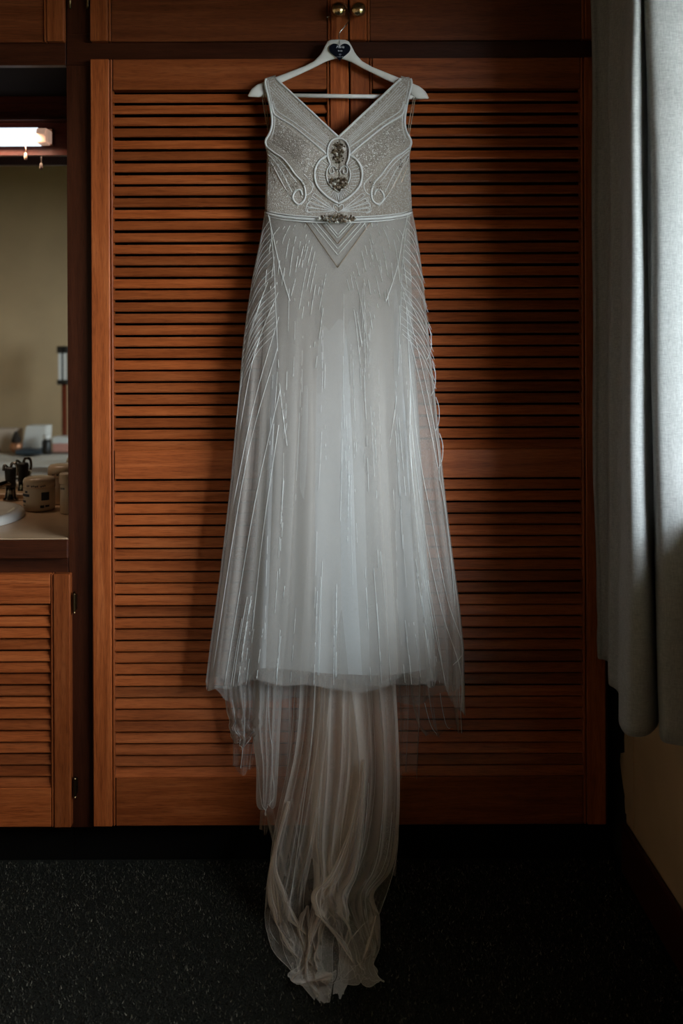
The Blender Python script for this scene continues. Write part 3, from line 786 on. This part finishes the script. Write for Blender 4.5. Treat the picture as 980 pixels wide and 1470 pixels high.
# ------------------------------------------------------------------ wedding dress
dress = thing('wedding_dress', W(486, 985, -.10), 'ivory beaded wedding dress with tulle skirt and train hanging on the wardrobe', 'dress')
CX = 485.5
def interp(y, tab): return float(np.interp(y, [t[0] for t in tab], [t[1] for t in tab]))
def sm(e0, e1, x):
    t = min(1, max(0, (x-e0)/(e1-e0))); return t*t*(3-2*t)
OUT = [(111, 384), (118, 378.5), (135, 382), (150, 385.5), (165, 388.5), (178, 389), (190, 386.5), (203, 379.5), (212, 381.5), (222, 383.5), (250, 382.5), (280, 381.5), (302, 380.5)]
INN = [(111, 394.5), (112, 396), (196, 485.5), (330, 485.5)]
def bdepth(px, py):
    k = min(1, abs(px-CX)/112.0)
    g = .22+.78*sm(112, 235, py)
    bust = .020*math.exp(-(((abs(px-CX)-48)/38)**2+((py-232)/34)**2))
    return -.040-.050*math.sqrt(max(0, 1-k*k))*g-bust*.8
def B(px, py, off=0.0): return W(px, py, bdepth(px, py)-off)
# bodice shell: rows between armhole and neckline, both halves
def bodice_half(side):
    m = MB()
    ys = list(np.linspace(111, 196, 36))+list(np.linspace(199, 314, 40))
    us = np.linspace(0, 1, 26)
    def fn(u, y):
        xo, xi = interp(min(y, 302), OUT), interp(y, INN)
        x = xo+(xi-xo)*u
        if y > 296: yy = y-(1-sm(0, 1, 1-abs((CX-x)/105)))*0
        px = x if side < 0 else 2*CX-x
        # waist sags to the middle
        yv = y
        if y > 260: yv = y-(y-260)/54*14*(1-math.sqrt(max(0, 1-(min(1, abs(x-CX)/106))**2)))
        return B(px, yv)
    m.grid(fn, us if side < 0 else us, ys)
    if side > 0: m.f = [q[::-1] for q in m.f]
    return m
for s_ in (-1, 1):
    o = bodice_half(s_).build('bodice', bodice_m, dress, True)
    q = o.modifiers.new('thickness', 'SOLIDIFY'); q.thickness = .003; q.offset = 0
# back of bodice (low back, seen at the armholes)
m = MB()
def backfn(u, v):
    y = 205+v*105; xo = interp(y, OUT)+1; px = xo+(2*CX-2*xo)*u
    k = abs(px-CX)/106
    return W(px, y+max(0, (1-abs(2*u-1))*30*(1-v)), -.033+.012*math.sqrt(max(0, 1-min(1, k)**2)))
m.grid(backfn, np.linspace(0, 1, 30), np.linspace(0, 1, 20)); m.build('bodice_back', bodice_m, dress, True)
# straps over the hanger
for s_ in (-1, 1):
    m = MB()
    def sf(u, v):
        px = 379.5+u*16; py = 116-u*5
        if s_ > 0: px, py = mir((px, py)); py += 1.2
        a_ = v*math.pi
        y = -.030-.014*math.cos(a_); z = .006*math.sin(a_)
        p = W(px, py, y); p[2] += z; return p
    m.grid(sf, np.linspace(0, 1, 6), np.linspace(0, 1, 10)); m.build('shoulder_strap', bodice_m, dress, True)
    # hanger loop ribbon hanging behind the armhole
    lp = [(375, 128), (377, 145), (380.5, 165), (384, 182), (386.5, 191), (386, 180), (383, 160), (380, 142), (378, 128)]
    if s_ > 0: lp = [(596, 130), (594.5, 148), (591.5, 168), (588.5, 184), (587, 193), (586, 184), (588.5, 166), (592, 148), (594, 130)]
    m = MB(); m.tube(smoothpath([W(a_, b_, -.034 if 0 < i < 8 else -.034) for i, (a_, b_) in enumerate(lp)], 5), .0013, 6); m.build('hanger_loop', taupe_bead, dress, True)

# --- bead work on the bodice
def both(pts): return [pts, [mir(p) for p in pts]]
def line(m, pts, r, off=.0015, n=7, k=6, closed=False, sm_=True):
    P = smoothpath([np.array(p, float) for p in pts], n, closed) if sm_ else np.array(pts, float)
    m.tube([B(a_, b_, off) for a_, b_ in P], r, k, closed)
m = MB(); neck = MB(); arm_t = MB(); bands = MB(); dots = MB()
d = np.array((90., 85.)); d /= np.linalg.norm(d); nn = np.array((-d[1], d[0]))
for side in (0, 1):
    arm_t = MB()
    f = (lambda p: tuple(p)) if side == 0 else (lambda p: mir(p))
    A0, A1 = np.array((396., 113.)), np.array((485.5, 197.))
    line(neck, [f(A0+(A1-A0)*t) for t in np.linspace(0, 1, 24)], .0032, .0015, 2)
    for i, o_ in enumerate((4.5, 8.0, 11.5, 15.0, 18.0)):
        a_ = A0+nn*o_*.55+np.array((-2, 3))*o_*.12; b_ = A1+nn*o_+d*(o_*.0)
        b_ = np.array((min(b_[0], 474.), b_[1])) if o_ > 3 else b_
        line(bands, [f(a_+(b_-a_)*t+nn*1.5*math.sin(math.pi*t)) for t in np.linspace(.02, .97, 20)], .0012 if i % 2 else .0009, .001, 2)
    # broad pale ribbon above the sequin panel
    line(neck, [f(p) for p in [(389, 150), (393, 163), (402, 170), (420, 181), (440, 197), (458, 212), (470, 223)]], .0028, .0012)
    line(bands, [f(p) for p in [(392, 146), (398, 160), (422, 176), (444, 193), (463, 207), (473, 214)]], .0016, .0012)
    line(arm_t, [f(p) for p in [(382, 113), (380.5, 120), (384.5, 137), (387.5, 152), (390, 168), (390, 180), (387, 191), (381, 203), (383.5, 213)]], .0032, .001)
    line(arm_t, [f(p) for p in [(384, 116), (388.5, 140), (393, 160), (394, 176), (392, 190), (388, 200)]], .0013, .001)
    arm_t.build('armhole_trim', trim_m, dress, True)
    # swoop from underarm to side curl
    line(neck, [f(p) for p in [(383, 211), (393, 219), (405, 227), (414, 237), (424, 251), (434, 262), (438, 274), (437, 286), (430, 293), (424, 291), (420, 283), (424, 274), (431, 273), (434, 280)]], .0026, .002)
    line(bands, [f(p) for p in [(384, 216), (396, 226), (408, 238), (418, 252), (426, 262)]], .0014, .001)
    line(bands, [f(p) for p in [(384, 221), (395, 233), (405, 248), (413, 264), (419, 276)]], .0014, .001)
    line(bands, [f(p) for p in [(385, 226), (393, 240), (402, 257), (411, 274), (420, 287), (428, 296)]], .0016, .001)
    line(neck, [f(p) for p in [(436, 250), (444, 258), (449, 266), (446, 276), (440, 280)]], .0015, .001)
    # dark tubes drawn for the crease shadows under the bust
    line(dots, [f(p) for p in [(385.5, 224), (391, 238), (400, 256), (411, 274), (421, 287)]], .0011, .0016)
    line(dots, [f(p) for p in [(384.5, 232), (389, 246), (395, 262)]], .0007, .0016)
    # sequin panel (raised patch)
    g = MB()
    def pf(u, v):
        top_ = np.array((397+(466-397)*u, 171+(224-171)*u+3*math.sin(math.pi*u)*0))
        bot_ = np.array((390+(447-390)*u, 205+(263-205)*u-9*math.sin(math.pi*u)))
        p = top_+(bot_-top_)*v; p = f(p); return B(p[0], p[1], .0022)
    g.grid(pf, np.linspace(0, 1, 24), np.linspace(0, 1, 16))
    if side == 1: g.f = [q[::-1] for q in g.f]
    g.build('sequin_panel', sequin_m, dress, True)
    # medallion
    line(neck, [f(p) for p in [(474, 236), (470.5, 226), (470, 214), (474, 204), (480, 199.5), (485.5, 198.5)]], .0024, .004)
    line(neck, [f(p) for p in [(470, 223), (460, 229), (453, 240), (451.5, 254), (456, 268), (467, 280), (478, 288), (485.5, 292)]], .0030, .003)
    line(bands, [f(p) for p in [(474, 236), (469, 245), (469, 256), (474, 266), (485.5, 275)]], .0016, .004)
    line(neck, [f(p) for p in [(484, 246), (481, 240), (476, 238.5), (472.5, 243), (474, 249), (478.5, 248), (478, 243.5)]], .0013, .004, 6)
    for i in range(17):
        t = i/16
        oc_ = smoothpath([np.array(p, float) for p in [(463, 229), (455, 241), (454, 254), (458.5, 267), (468, 278), (478, 286), (485, 289)]], 6)
        ic_ = smoothpath([np.array(p, float) for p in [(472, 236), (468, 245), (468, 256), (473, 266), (478, 271), (482, 274), (485, 276)]], 6)
        a_ = oc_[int(t*(len(oc_)-1))]; b_ = ic_[int(t*(len(ic_)-1))]
        line(bands, [f(a_+(b_-a_)*.12), f(b_-(b_-a_)*.08)], .0009, .0025, 4, 5)
    # fan of loops above the waist
    for (tx_, ty_) in ((449, 279), (443, 286), (440, 294), (441, 301.5)):
        c_ = np.array((481., 303.)); t_ = np.array((tx_, ty_), float); dv = t_-c_; L_ = np.linalg.norm(dv); pn = np.array((-dv[1], dv[0]))/L_*2.6
        line(bands, [f(c_), f(c_+dv*.5+pn*.7), f(t_-dv*.05+pn), f(t_), f(t_-dv*.05-pn), f(c_+dv*.5-pn*.7), f(c_)], .0010, .002, 5, 5)
        dots.add(*(lambda g_: (g_.v, g_.f))(MB().lathe([(.0001, -.0012), (.0012, 0), (.0001, .0012)], B(*f(t_-dv*.1), .003), 6)))
    line(bands, [f(p) for p in [(448, 284), (441, 293), (439, 303), (446, 306)]], .0011, .002)
    # small heart at fan root
    line(bands, [f(p) for p in [(485.5, 305), (479, 300), (478, 295.5), (481.5, 293.5), (485.5, 297)]], .0012, .0035, 5)
    # scattered bronze dots on neckline band
    for t in np.linspace(.08, .9, 9):
        p = A0+(A1-A0)*t+nn*(6+4*math.sin(t*31)); p = f(p)
        g_ = MB().lathe([(.0001, -.0014), (.0014, 0), (.0001, .0014)], B(p[0], p[1], .002), 6); dots.add(g_.v, g_.f)
tag(neck.build('bead_trim', trim_m, dress, True), kind='stuff'); tag(bands.build('bead_rows', trim_m, dress, True), kind='stuff')
tag(dots.build('bronze_beads_crease_shade', taupe_bead, dress, False), kind='stuff')
# side sparkle: small beads under the arms
m = MB()
for i in range(520):
    s_ = random.choice((-1, 1)); y = random.uniform(228, 298); xo = interp(y, OUT)
    x = xo+2+random.random()**1.3*(18+max(0, (y-228))*.35)
    if s_ > 0: x = 2*CX-x
    r = random.uniform(.0008, .0017)
    c_ = B(x, y, .0016)
    m.add([c_+np.array(q)*r for q in ((1,0,0),(-1,0,0),(0,0,1),(0,0,-1),(0,-1,0))], [(0,2,4),(2,1,4),(1,3,4),(3,0,4)])
tag(m.build('side_beads', bead_m, dress), kind='stuff')
# rhinestone clusters
def gem(m, px, py, r, off):
    c_ = B(px, py, off); k = 6; a0 = random.random()*6
    V = [c_+np.array((0, -r*.8, 0))]
    ring = [c_+np.array((r*math.cos(a0+q*2*math.pi/k), 0, r*math.sin(a0+q*2*math.pi/k))) for q in range(k)]
    top_ = [c_+np.array((r*.55*math.cos(a0+.5+q*2*math.pi/k), -r*.75, r*.55*math.sin(a0+.5+q*2*math.pi/k))) for q in range(k)]
    V = ring+top_; f = [tuple(range(k, 2*k))]
    for q in range(k): f.append((q, (q+1) % k, k+q)); f.append(((q+1) % k, k+(q+1) % k, k+q))
    m.add(V, f)
def cluster(cx_, cy_, w_, h_, n_, rmin=.0022, rmax=.0038, off=.008):
    m = MB()
    pts = []
    tries = 0
    while len(pts) < n_ and tries < 3000:
        tries += 1
        a_, b_ = random.uniform(-1, 1), random.uniform(-1, 1)
        if a_*a_+b_*b_ > 1: continue
        p = (cx_+a_*w_/2, cy_+b_*h_/2)
        if all(math.hypot(p[0]-q[0], p[1]-q[1]) > 2.3 for q in pts): pts.append(p)
    for p in pts: gem(m, p[0], p[1], random.uniform(rmin, rmax), off)
    o = m.build('rhinestone_cluster', gem_m, dress); tag(o, 'smoky rhinestone cluster', kind='stuff')
cluster(486, 213, 18, 18, 26); cluster(486, 227, 14, 12, 13)
cluster(486, 262, 28, 14, 30); cluster(486, 269, 14, 8, 8); cluster(485.5, 243, 3, 9, 4, .001, .002)
cluster(484, 313.5, 54, 11, 46, off=.020); cluster(436, 262, 7, 10, 7, .001, .002); cluster(424, 268, 8, 12, 8, .001, .002)
cluster(533, 266, 6, 12, 8, .001, .002); cluster(545, 270, 8, 10, 8, .001, .002); cluster(392, 238, 3, 18, 7, .001, .0018); cluster(575, 236, 4, 16, 8, .001, .0018)

# waist band
def wy(px): return 299.5+15*math.sqrt(max(0, 1-((px-CX)/108)**2))**.9
m = MB()
for o_, r in ((-2.5, .0016), (1.2, .0034), (5, .0018)):
    P = []
    for px in np.linspace(380.5, 591, 60):
        py = wy(px)+o_
        y_ = -.036-.060*math.sqrt(max(0, 1-min(1, abs(px-CX)/108)**2))
        P.append(W(px, py, y_-.0035))
    m.tube(P, r, 7)
m.build('waist_band', trim_m, dress, True)

# --- skirt surfaces
LO = [(299, 380.5), (330, 376), (360, 370), (400, 362), (450, 354), (500, 348), (560, 343), (620, 337), (690, 331), (760, 323), (820, 316), (880, 308), (930, 301), (990, 294), (1060, 290)]
RO = [(299, 591), (330, 597), (360, 602), (400, 607), (450, 612), (500, 617), (560, 624), (620, 630), (690, 637), (760, 645), (820, 653), (880, 661), (930, 666), (990, 667), (1060, 668)]
LL = [(299, 382), (330, 384), (400, 383), (500, 377), (600, 373), (800, 366), (990, 357)]
RL = [(299, 589), (330, 588), (400, 590), (500, 594), (600, 601), (800, 613), (990, 629)]
def yc(py): return -.052-.045*sm(300, 800, py)
def hd(py): return .040+.030*sm(300, 900, py)
def folds(th, py, seed, n0):
    a_ = sm(320, 700, py)
    w_ = math.sin(n0*th+seed)+.7*math.sin(n0*1.63*th+seed*2.1+.002*py)+.5*math.sin(n0*2.7*th+seed*.7-.0015*py)
    return w_*a_
def skirt_pt(th, py, lo, ro, scale=1.0, seed=0., n0=9, amp=.006, wob=0.0):
    """th 0..2pi, 0 = front middle, -pi/2 left edge"""
    xl, xr_ = interp(py, lo), interp(py, ro); cx_, hw = (xl+xr_)/2, (xr_-xl)/2
    fo = folds(th, py, seed, n0)
    s_ = math.sin(th)
    # flattened ellipse
    px = cx_+hw*(math.copysign(abs(s_)**.8, s_))+fo*1.0*math.cos(th)*sm(320, 700, py)*2.2
    y = yc(py)-hd(py)*scale*math.cos(th)-amp*fo*(1 if math.cos(th) > 0 else .5)
    return W(px, py, min(y, -.006))
def hem_out(th):
    s_ = math.sin(th); c_ = math.cos(th)
    base = 985+6*math.sin(5*th+1)+3*math.sin(13*th)
    if s_ > .75 and c_ > -.2: base += 36*sm(.75, 1, s_)
    if c_ < 0: base += 22*abs(c_)
    return base
def tube_surface(name, lo, ro, y0, hem, mat, scale, seed, n0, amp, nth=180, npy=70):
    m = MB(); ths = np.linspace(-math.pi, math.pi, nth+1)
    V = []; us = np.linspace(0, 1, npy)
    for t in us:
        for th in ths:
            yb = hem(th); k = abs(math.sin(th)); y00 = y0-(math.sqrt(1-0)-0)*0
            # top follows the sagging waist on the front
            tp = 300+15*max(0, math.cos(th))**.6 if y0 < 320 else y0
            V.append(skirt_pt(th, tp+(yb-tp)*t, lo, ro, scale, seed, n0, amp))
    nu = nth+1
    f = [(j*nu+i, (j+1)*nu+i, (j+1)*nu+i+1, j*nu+i+1) for j in range(npy-1) for i in range(nth)]
    return addmesh(name, V, f, mat, dress, True)
tube_surface('lining', LL, RL, 300, lambda th: 966+4*math.sin(3*th+.5)-6*math.sin(th)**2, satin, .80, 2.0, 6, .004)
tube_surface('underskirt', LL, RL, 300, lambda th: 976+8*math.sin(7*th)+4*math.sin(th), tulle_m, .86, 5.3, 9, .006)
tube_surface('tulle_overskirt', LO, RO, 300, hem_out, tulle_m, 1.0, .7, 11, .007)
LO2 = [(a_, b_+5) for a_, b_ in LO]; RO2 = [(a_, b_-6) for a_, b_ in RO]
tube_surface('inner_tulle', LO2, RO2, 300, lambda th: 978+9*math.sin(4*th+2)+5*math.sin(11*th), tulle_f, .93, 3.9, 8, .008)

# --- bead strings on the skirt
def on_skirt(px, py, off=.0018):
    xl, xr_ = interp(py, LO), interp(py, RO); cx_, hw = (xl+xr_)/2, (xr_-xl)/2
    s_ = max(-.995, min(.995, (px-cx_)/hw)); th = math.asin(math.copysign(abs(s_)**1.25, s_))
    p = skirt_pt(th, py, LO, RO, 1.0, .7, 11, .007)
    y = p[1]-off
    return W(px, py, y)
silver = MB(); brz = MB(); long_ = MB()
def bstring(m, pts, r=.0007, dash=0.0, n=10):
    P = smoothpath([np.array(p, float) for p in pts], n)
    if dash <= 0:
        m.tube([on_skirt(*p) for p in P], r, 5); return
    # densify, then leave gaps so single beads glint
    i = 0
    while i < len(P)-1:
        L = random.randint(1, 4)
        if random.random() > dash: m.tube([on_skirt(*p) for p in P[i:i+L+1]], r, 5)
        i += L
def msym(m, pts, **kw):
    bstring(m, pts, **kw); bstring(m, [(2*CX-a_+random.uniform(-1.5, 1.5), b_+random.uniform(-2, 2)) for a_, b_ in pts], **kw)
# centre chevrons below the waist
for (xw, ya, mm, r) in ((17, 337, silver, .0010), (21, 342, silver, .001), (27, 350, brz, .0011), (34, 357, silver, .001), (40, 366, silver, .0009), (47, 384, brz, .0012)):
    bstring(mm, [(CX-xw+(xw-1)*q, 318+(ya-318)*q) for q in np.linspace(0, 1, 12)], r=r, n=1); bstring(mm, [(CX-1+(xw+1)*q, ya+(318-ya)*q) for q in np.linspace(0, 1, 12)], r=r, n=1)
# fan lines leaving the chevron
for i in range(7):
    x0 = 446-i*7.5
    msym(silver, [(x0, 320+i*1.0), (x0-7-i, 350), (x0-13-i*1.5, 385+i*6)], dash=.35)
for i in range(8):
    x0 = 452+i*4
    msym(silver, [(x0-8, 345+i*8), (x0-18, 385+i*10), (x0-27, 430+i*14)], dash=.45)
# side panel edge and V at thigh
msym(silver, [(385, 308), (393, 345), (402, 385), (416, 432)], r=.0010)
msym(silver, [(416, 432), (424, 400), (434, 360), (440, 335)], dash=.3)
msym(silver, [(387, 312), (393, 380), (396, 450), (402, 560), (412, 640)], dash=.2)
# dense sprays on the hips
for i in range(20):
    y0_ = 318+i*8.5
    xs = 386+min(1, (y0_-318)/90)*8
    xe = interp(y0_+34+i*2.4, LO)+1.5
    msym(brz if i in (7, 10) else silver, [(xs, y0_), ((xs+xe)/2-2, y0_+14+i*.8), (xe, y0_+34+i*2.4)], r=.00055)
# hem-long strings from hip to hem, left then right
for (a_, b_, c_) in [((399, 420), (362, 520), (333, 690)), ((400, 455), (362, 590), (322, 790)), ((398, 500), (352, 670), (304, 972)), ((402, 560), (366, 720), (322, 984)), ((400, 610), (378, 760), (362, 905)),
                     ((384, 405), (358, 480), (345, 560)), ((378, 420), (352, 510), (339, 610))]:
    bstring(long_, [a_, b_, c_], r=.0007)
for (pts) in [[(575, 405), (606, 470), (614, 480), (611, 462)], [(578, 420), (604, 520), (628, 640), (630, 690)], [(584, 470), (612, 590), (640, 740), (653, 870)],
              [(586, 500), (600, 640), (622, 760), (642, 860), (664, 930), (650, 955)], [(588, 560), (592, 690), (612, 840), (640, 985)], [(590, 610), (606, 740), (632, 870), (660, 960), (662, 1020)],
              [(583, 440), (589, 560), (588, 640), (596, 720)]]:
    bstring(long_, pts, r=.0007)
# loops that stand off the right edge
for i in range(4):
    y0_ = 490+i*52; x0 = interp(y0_, RO)
    bstring(long_, [(x0-2, y0_-24), (x0+2.5, y0_-8), (x0+2, y0_+12), (x0-3, y0_+26)], r=.0009)
# vertical glints down the front
for i in range(46):
    x0 = random.uniform(388, 590); y0_ = random.uniform(360, 690); L = random.uniform(90, 330)
    k = (x0-CX)/100*random.uniform(.02, .10)+random.uniform(-.03, .03)
    y1 = min(962, y0_+L)
    bstring(silver, [(x0, y0_), (x0+k*(y1-y0_)*.5+random.uniform(-2, 2), (y0_+y1)/2), (x0+k*(y1-y0_), y1)], r=random.choice((.00032, .0004, .00055)), dash=random.choice((.35, .5, .65)), n=16)
for i in range(30):
    x0 = random.uniform(330, 640); y1 = random.uniform(968, 986); L = random.uniform(60, 200); k = (x0-CX)/150*.16
    bstring(silver, [(x0-k*L, y1-L), (x0-k*L*.45, y1-L*.5), (x0, y1)], r=.0006, dash=random.choice((0, .3)), n=12)
tag(silver.build('bead_strings', bead_m, dress, True), kind='stuff'); tag(brz.build('bronze_bead_strings', taupe_bead, dress, True), kind='stuff')
tag(long_.build('long_bead_strings', bead_m, dress, True), kind='stuff')

# --- train: layered tulle sheets falling to the carpet and forward
def floor_y(py): return FPX*HC/(py-VPY)-DCAM if py > 1150 else 9
def crease(x): return 1-2*abs(math.sin(x*.5))**.7          # rounded valleys, sharp ridges
hems = MB()
def sheet(name, rows, mat, seed, n0=5, amp=.010, crumple=0.0, nu=70, nv=120, curl=.02, hem=True, hv=6.0):
    """rows: (py, left px, right px, depth y)"""
    rng = np.random.RandomState(int(seed*100)+3)
    ph = rng.uniform(0, 6.28, 14)
    dense = smoothpath([np.array(r_, float) for r_ in rows], 12)
    def ev(u, t):
        i = t*(len(dense)-1); i0 = int(min(i, len(dense)-2)); fr_ = i-i0
        r_ = dense[i0]*(1-fr_)+dense[i0+1]*fr_
        py, xl, xr_, y = r_
        w1 = math.sin(n0*2.1*u+ph[0]+t*1.1)+.7*crease(n0*4.3*u+ph[1]-t*1.7)+.4*crease(n0*9.1*u+ph[2]+t*2)
        cr = cx_ = cy_ = 0
        k = crumple*sm(1190, 1330, py) if crumple > 0 else 0
        if crumple < 0: k = -crumple*sm(.2, .8, t)
        if k:
            cr = k*(crease(6*u+15*t+ph[3])+.8*crease(13*u-21*t+ph[4])+.5*crease(27*u+33*t+ph[5]))
            cx_ = k*380*(math.sin(13*t+5*u+ph[6])+.6*math.sin(27*t-9*u+ph[7]))
            cy_ = k*300*(crease(9*u+4*t+ph[8])+.6*crease(21*u-9*t+ph[9]))
        e_ = abs(2*u-1)**5
        px = xl+(xr_-xl)*u+2.4*w1*(.3+.7*t)*(1-e_)+cx_*(1-.3*e_)
        py2 = py+cy_+hv*t**5*(math.sin(6.5*u+ph[10])+.6*math.sin(14*u+ph[11])+.12*math.sin(31*u+ph[12]))
        yy = y-amp*(1.9 if name == 'train' else 1.0)*w1+curl*e_-cr*1.5
        if py2 > 1150: yy = min(yy, floor_y(py2)-.004)
        p = W(px, py2, min(yy, -.008))
        p[2] = max(p[2], .009)
        return p
    m = MB(); m.grid(ev, np.linspace(0, 1, nu), np.linspace(0, 1, nv))
    o = m.build(name, mat, dress, True)
    if hem:
        for u in (0.0, 1.0): hems.tube([ev(u, t) for t in np.linspace(0, 1, 90)], .0005, 4)
        hems.tube([ev(u, 1.0) for u in np.linspace(0, 1, 60)], .0005, 4)
    return o, ev
def sheet_string(m, ev, u0, u1, t0, t1, r=.0007):
    m.tube([ev(u0+(u1-u0)*q, t0+(t1-t0)*q)+np.array((0, -.0015, .0005)) for q in np.linspace(0, 1, 70)], r, 5)
ts = MB()
# left loop, ballooning outward before it tucks under
_, e = sheet('train', [(955, 432, 480, -.09), (1065, 426, 470, -.10), (1180, 401, 456, -.13), (1270, 382, 440, -.17), (1320, 380, 432, -.21), (1355, 388, 430, -.265), (1382, 404, 428, -.31), (1398, 418, 430, -.34)], train_f, 1.3, 3, .012, .006)
sheet_string(ts, e, .45, .8, .05, .72, .0008); sheet_string(ts, e, .05, .3, .35, .75, .0005)
# middle column
_, e = sheet('train', [(955, 452, 535, -.10), (1100, 449, 530, -.11), (1200, 446, 512, -.14), (1270, 452, 500, -.19), (1310, 446, 492, -.23), (1350, 436, 480, -.28), (1400, 428, 474, -.36), (1436, 452, 476, -.44)], train_m, 2.2, 3, .012, .009)
sheet_string(ts, e, .8, .55, .1, .85); sheet_string(ts, e, .15, .3, .72, .97)
# right fall, swinging across the middle and back out to the right
_, e = sheet('train', [(955, 480, 566, -.10), (1100, 496, 573, -.11), (1200, 480, 571, -.14), (1250, 466, 560, -.17), (1285, 452, 538, -.21), (1320, 462, 545, -.25), (1360, 484, 544, -.30), (1390, 490, 536, -.345), (1414, 490, 549, -.39)], train_m, 3.1, 3, .012, .007)
sheet_string(ts, e, .7, .80, .05, .93); sheet_string(ts, e, .45, .72, .15, .88); sheet_string(ts, e, .88, .8, .2, .8); sheet_string(ts, e, .6, .5, .0, .6, .0005)
# wide sheer layers behind
_, e = sheet('train', [(955, 425, 560, -.075), (1080, 416, 572, -.08), (1180, 396, 572, -.10), (1250, 388, 566, -.13), (1320, 396, 540, -.20), (1370, 410, 536, -.28), (1410, 424, 500, -.36)], train_f, 4.6, 5, .012, .010)
_, e = sheet('train', [(960, 366, 575, -.055), (1080, 372, 574, -.055), (1150, 378, 573, -.06), (1215, 392, 570, -.075), (1255, 400, 568, -.10)], train_f, 5.2, 8, .010, 0, hem=False)
_, e = sheet('train', [(960, 458, 512, -.085), (1080, 452, 508, -.09), (1180, 444, 500, -.115), (1240, 446, 488, -.15)], train_f, 5.9, 3, .010, 0, hem=False)
# gathered crumple at the end, layered, its brightness partly put into the paler tulle
_, e = sheet('train', [(1272, 470, 473, -.19), (1305, 448, 474, -.20), (1335, 442, 464, -.25), (1365, 438, 462, -.30), (1390, 430, 462, -.345), (1408, 418, 466, -.38), (1416, 420, 480, -.40), (1408, 470, 484, -.42)], tulle_d, 6.9, 5, .016, -.013)
sheet_string(ts, e, .3, .4, .1, .8)
_, e = sheet('train', [(1300, 440, 443, -.20), (1330, 426, 446, -.235), (1360, 432, 452, -.28), (1392, 440, 462, -.34), (1425, 452, 468, -.41), (1441, 456, 472, -.455)], tulle_d, 7.7, 4, .014, -.011)
_, e = sheet('train', [(1090, 520, 524, -.12), (1180, 503, 522, -.15), (1250, 474, 514, -.18), (1285, 446, 500, -.22), (1310, 452, 498, -.245), (1335, 472, 506, -.27), (1375, 500, 516, -.325), (1398, 508, 518, -.365)], train_m, 8.1, 4, .014, -.010)
_, e = sheet('train', [(1315, 534, 540, -.23), (1350, 502, 543, -.28), (1385, 494, 534, -.335), (1405, 490, 544, -.375), (1416, 488, 549, -.40)], train_m, 8.4, 4, .014, -.010)
_, e = sheet('train', [(1335, 499, 501, -.27), (1365, 490, 502, -.30), (1400, 484, 500, -.36), (1432, 478, 494, -.43)], tulle_d, 8.8, 2, .008, -.004, 40, 60)
_, e = sheet('train', [(1150, 412, 416, -.13), (1235, 389, 396, -.16), (1285, 384, 412, -.19), (1320, 390, 424, -.22), (1350, 404, 438, -.27), (1380, 420, 448, -.32), (1410, 428, 452, -.38)], train_m, 9.1, 4, .014, -.012)
# short side tiers below the hem
_, e = sheet('side_tier', [(950, 318, 378, -.08), (1010, 324, 380, -.08), (1045, 330, 374, -.08), (1068, 334, 370, -.08)], tulle_m, 10.3, 6, .010, -.006, 40, 50)
sheet_string(ts, e, .2, .25, .3, 1.0)
_, e = sheet('side_tier', [(950, 330, 385, -.06), (1030, 334, 384, -.06), (1105, 334, 372, -.06)], tulle_f, 11.3, 5, .006, 0, 40, 50, hem=False)
sheet_string(ts, e, .35, .3, .3, .93)
_, e = sheet('side_tier', [(950, 366, 408, -.09), (1040, 362, 402, -.09), (1100, 368, 399, -.09), (1150, 368, 396, -.09), (1162, 372, 392, -.09)], tulle_m, 12.3, 3, .010, 0, 40, 60)
sheet_string(ts, e, .5, .95, .1, .7); sheet_string(ts, e, .95, .5, .7, 1.0); sheet_string(ts, e, .1, .3, .5, 1.0, .0006)
_, e = sheet('side_tier', [(950, 372, 420, -.06), (1060, 378, 418, -.06), (1190, 372, 412, -.065)], tulle_f, 13.1, 4, .008, 0, 40, 50, hem=False)
_, e = sheet('side_tier', [(950, 570, 604, -.06), (1030, 574, 602, -.06), (1112, 572, 598, -.06)], tulle_f, 14.2, 3, .006, 0, 40, 50, hem=False)
_, e = sheet('side_tier', [(950, 586, 660, -.07), (1000, 590, 662, -.07), (1040, 600, 664, -.07), (1052, 610, 664, -.07)], tulle_f, 15.2, 6, .008, 0, 40, 50, hem=False)
sheet_string(ts, e, .25, .3, .4, 1.0); sheet_string(ts, e, .6, .65, .3, .95); sheet_string(ts, e, .97, .98, .2, .95)
tag(ts.build('train_bead_strings', bead_m, dress, True), kind='stuff')
tag(hems.build('rolled_hems', thread_m, dress, True), kind='stuff')
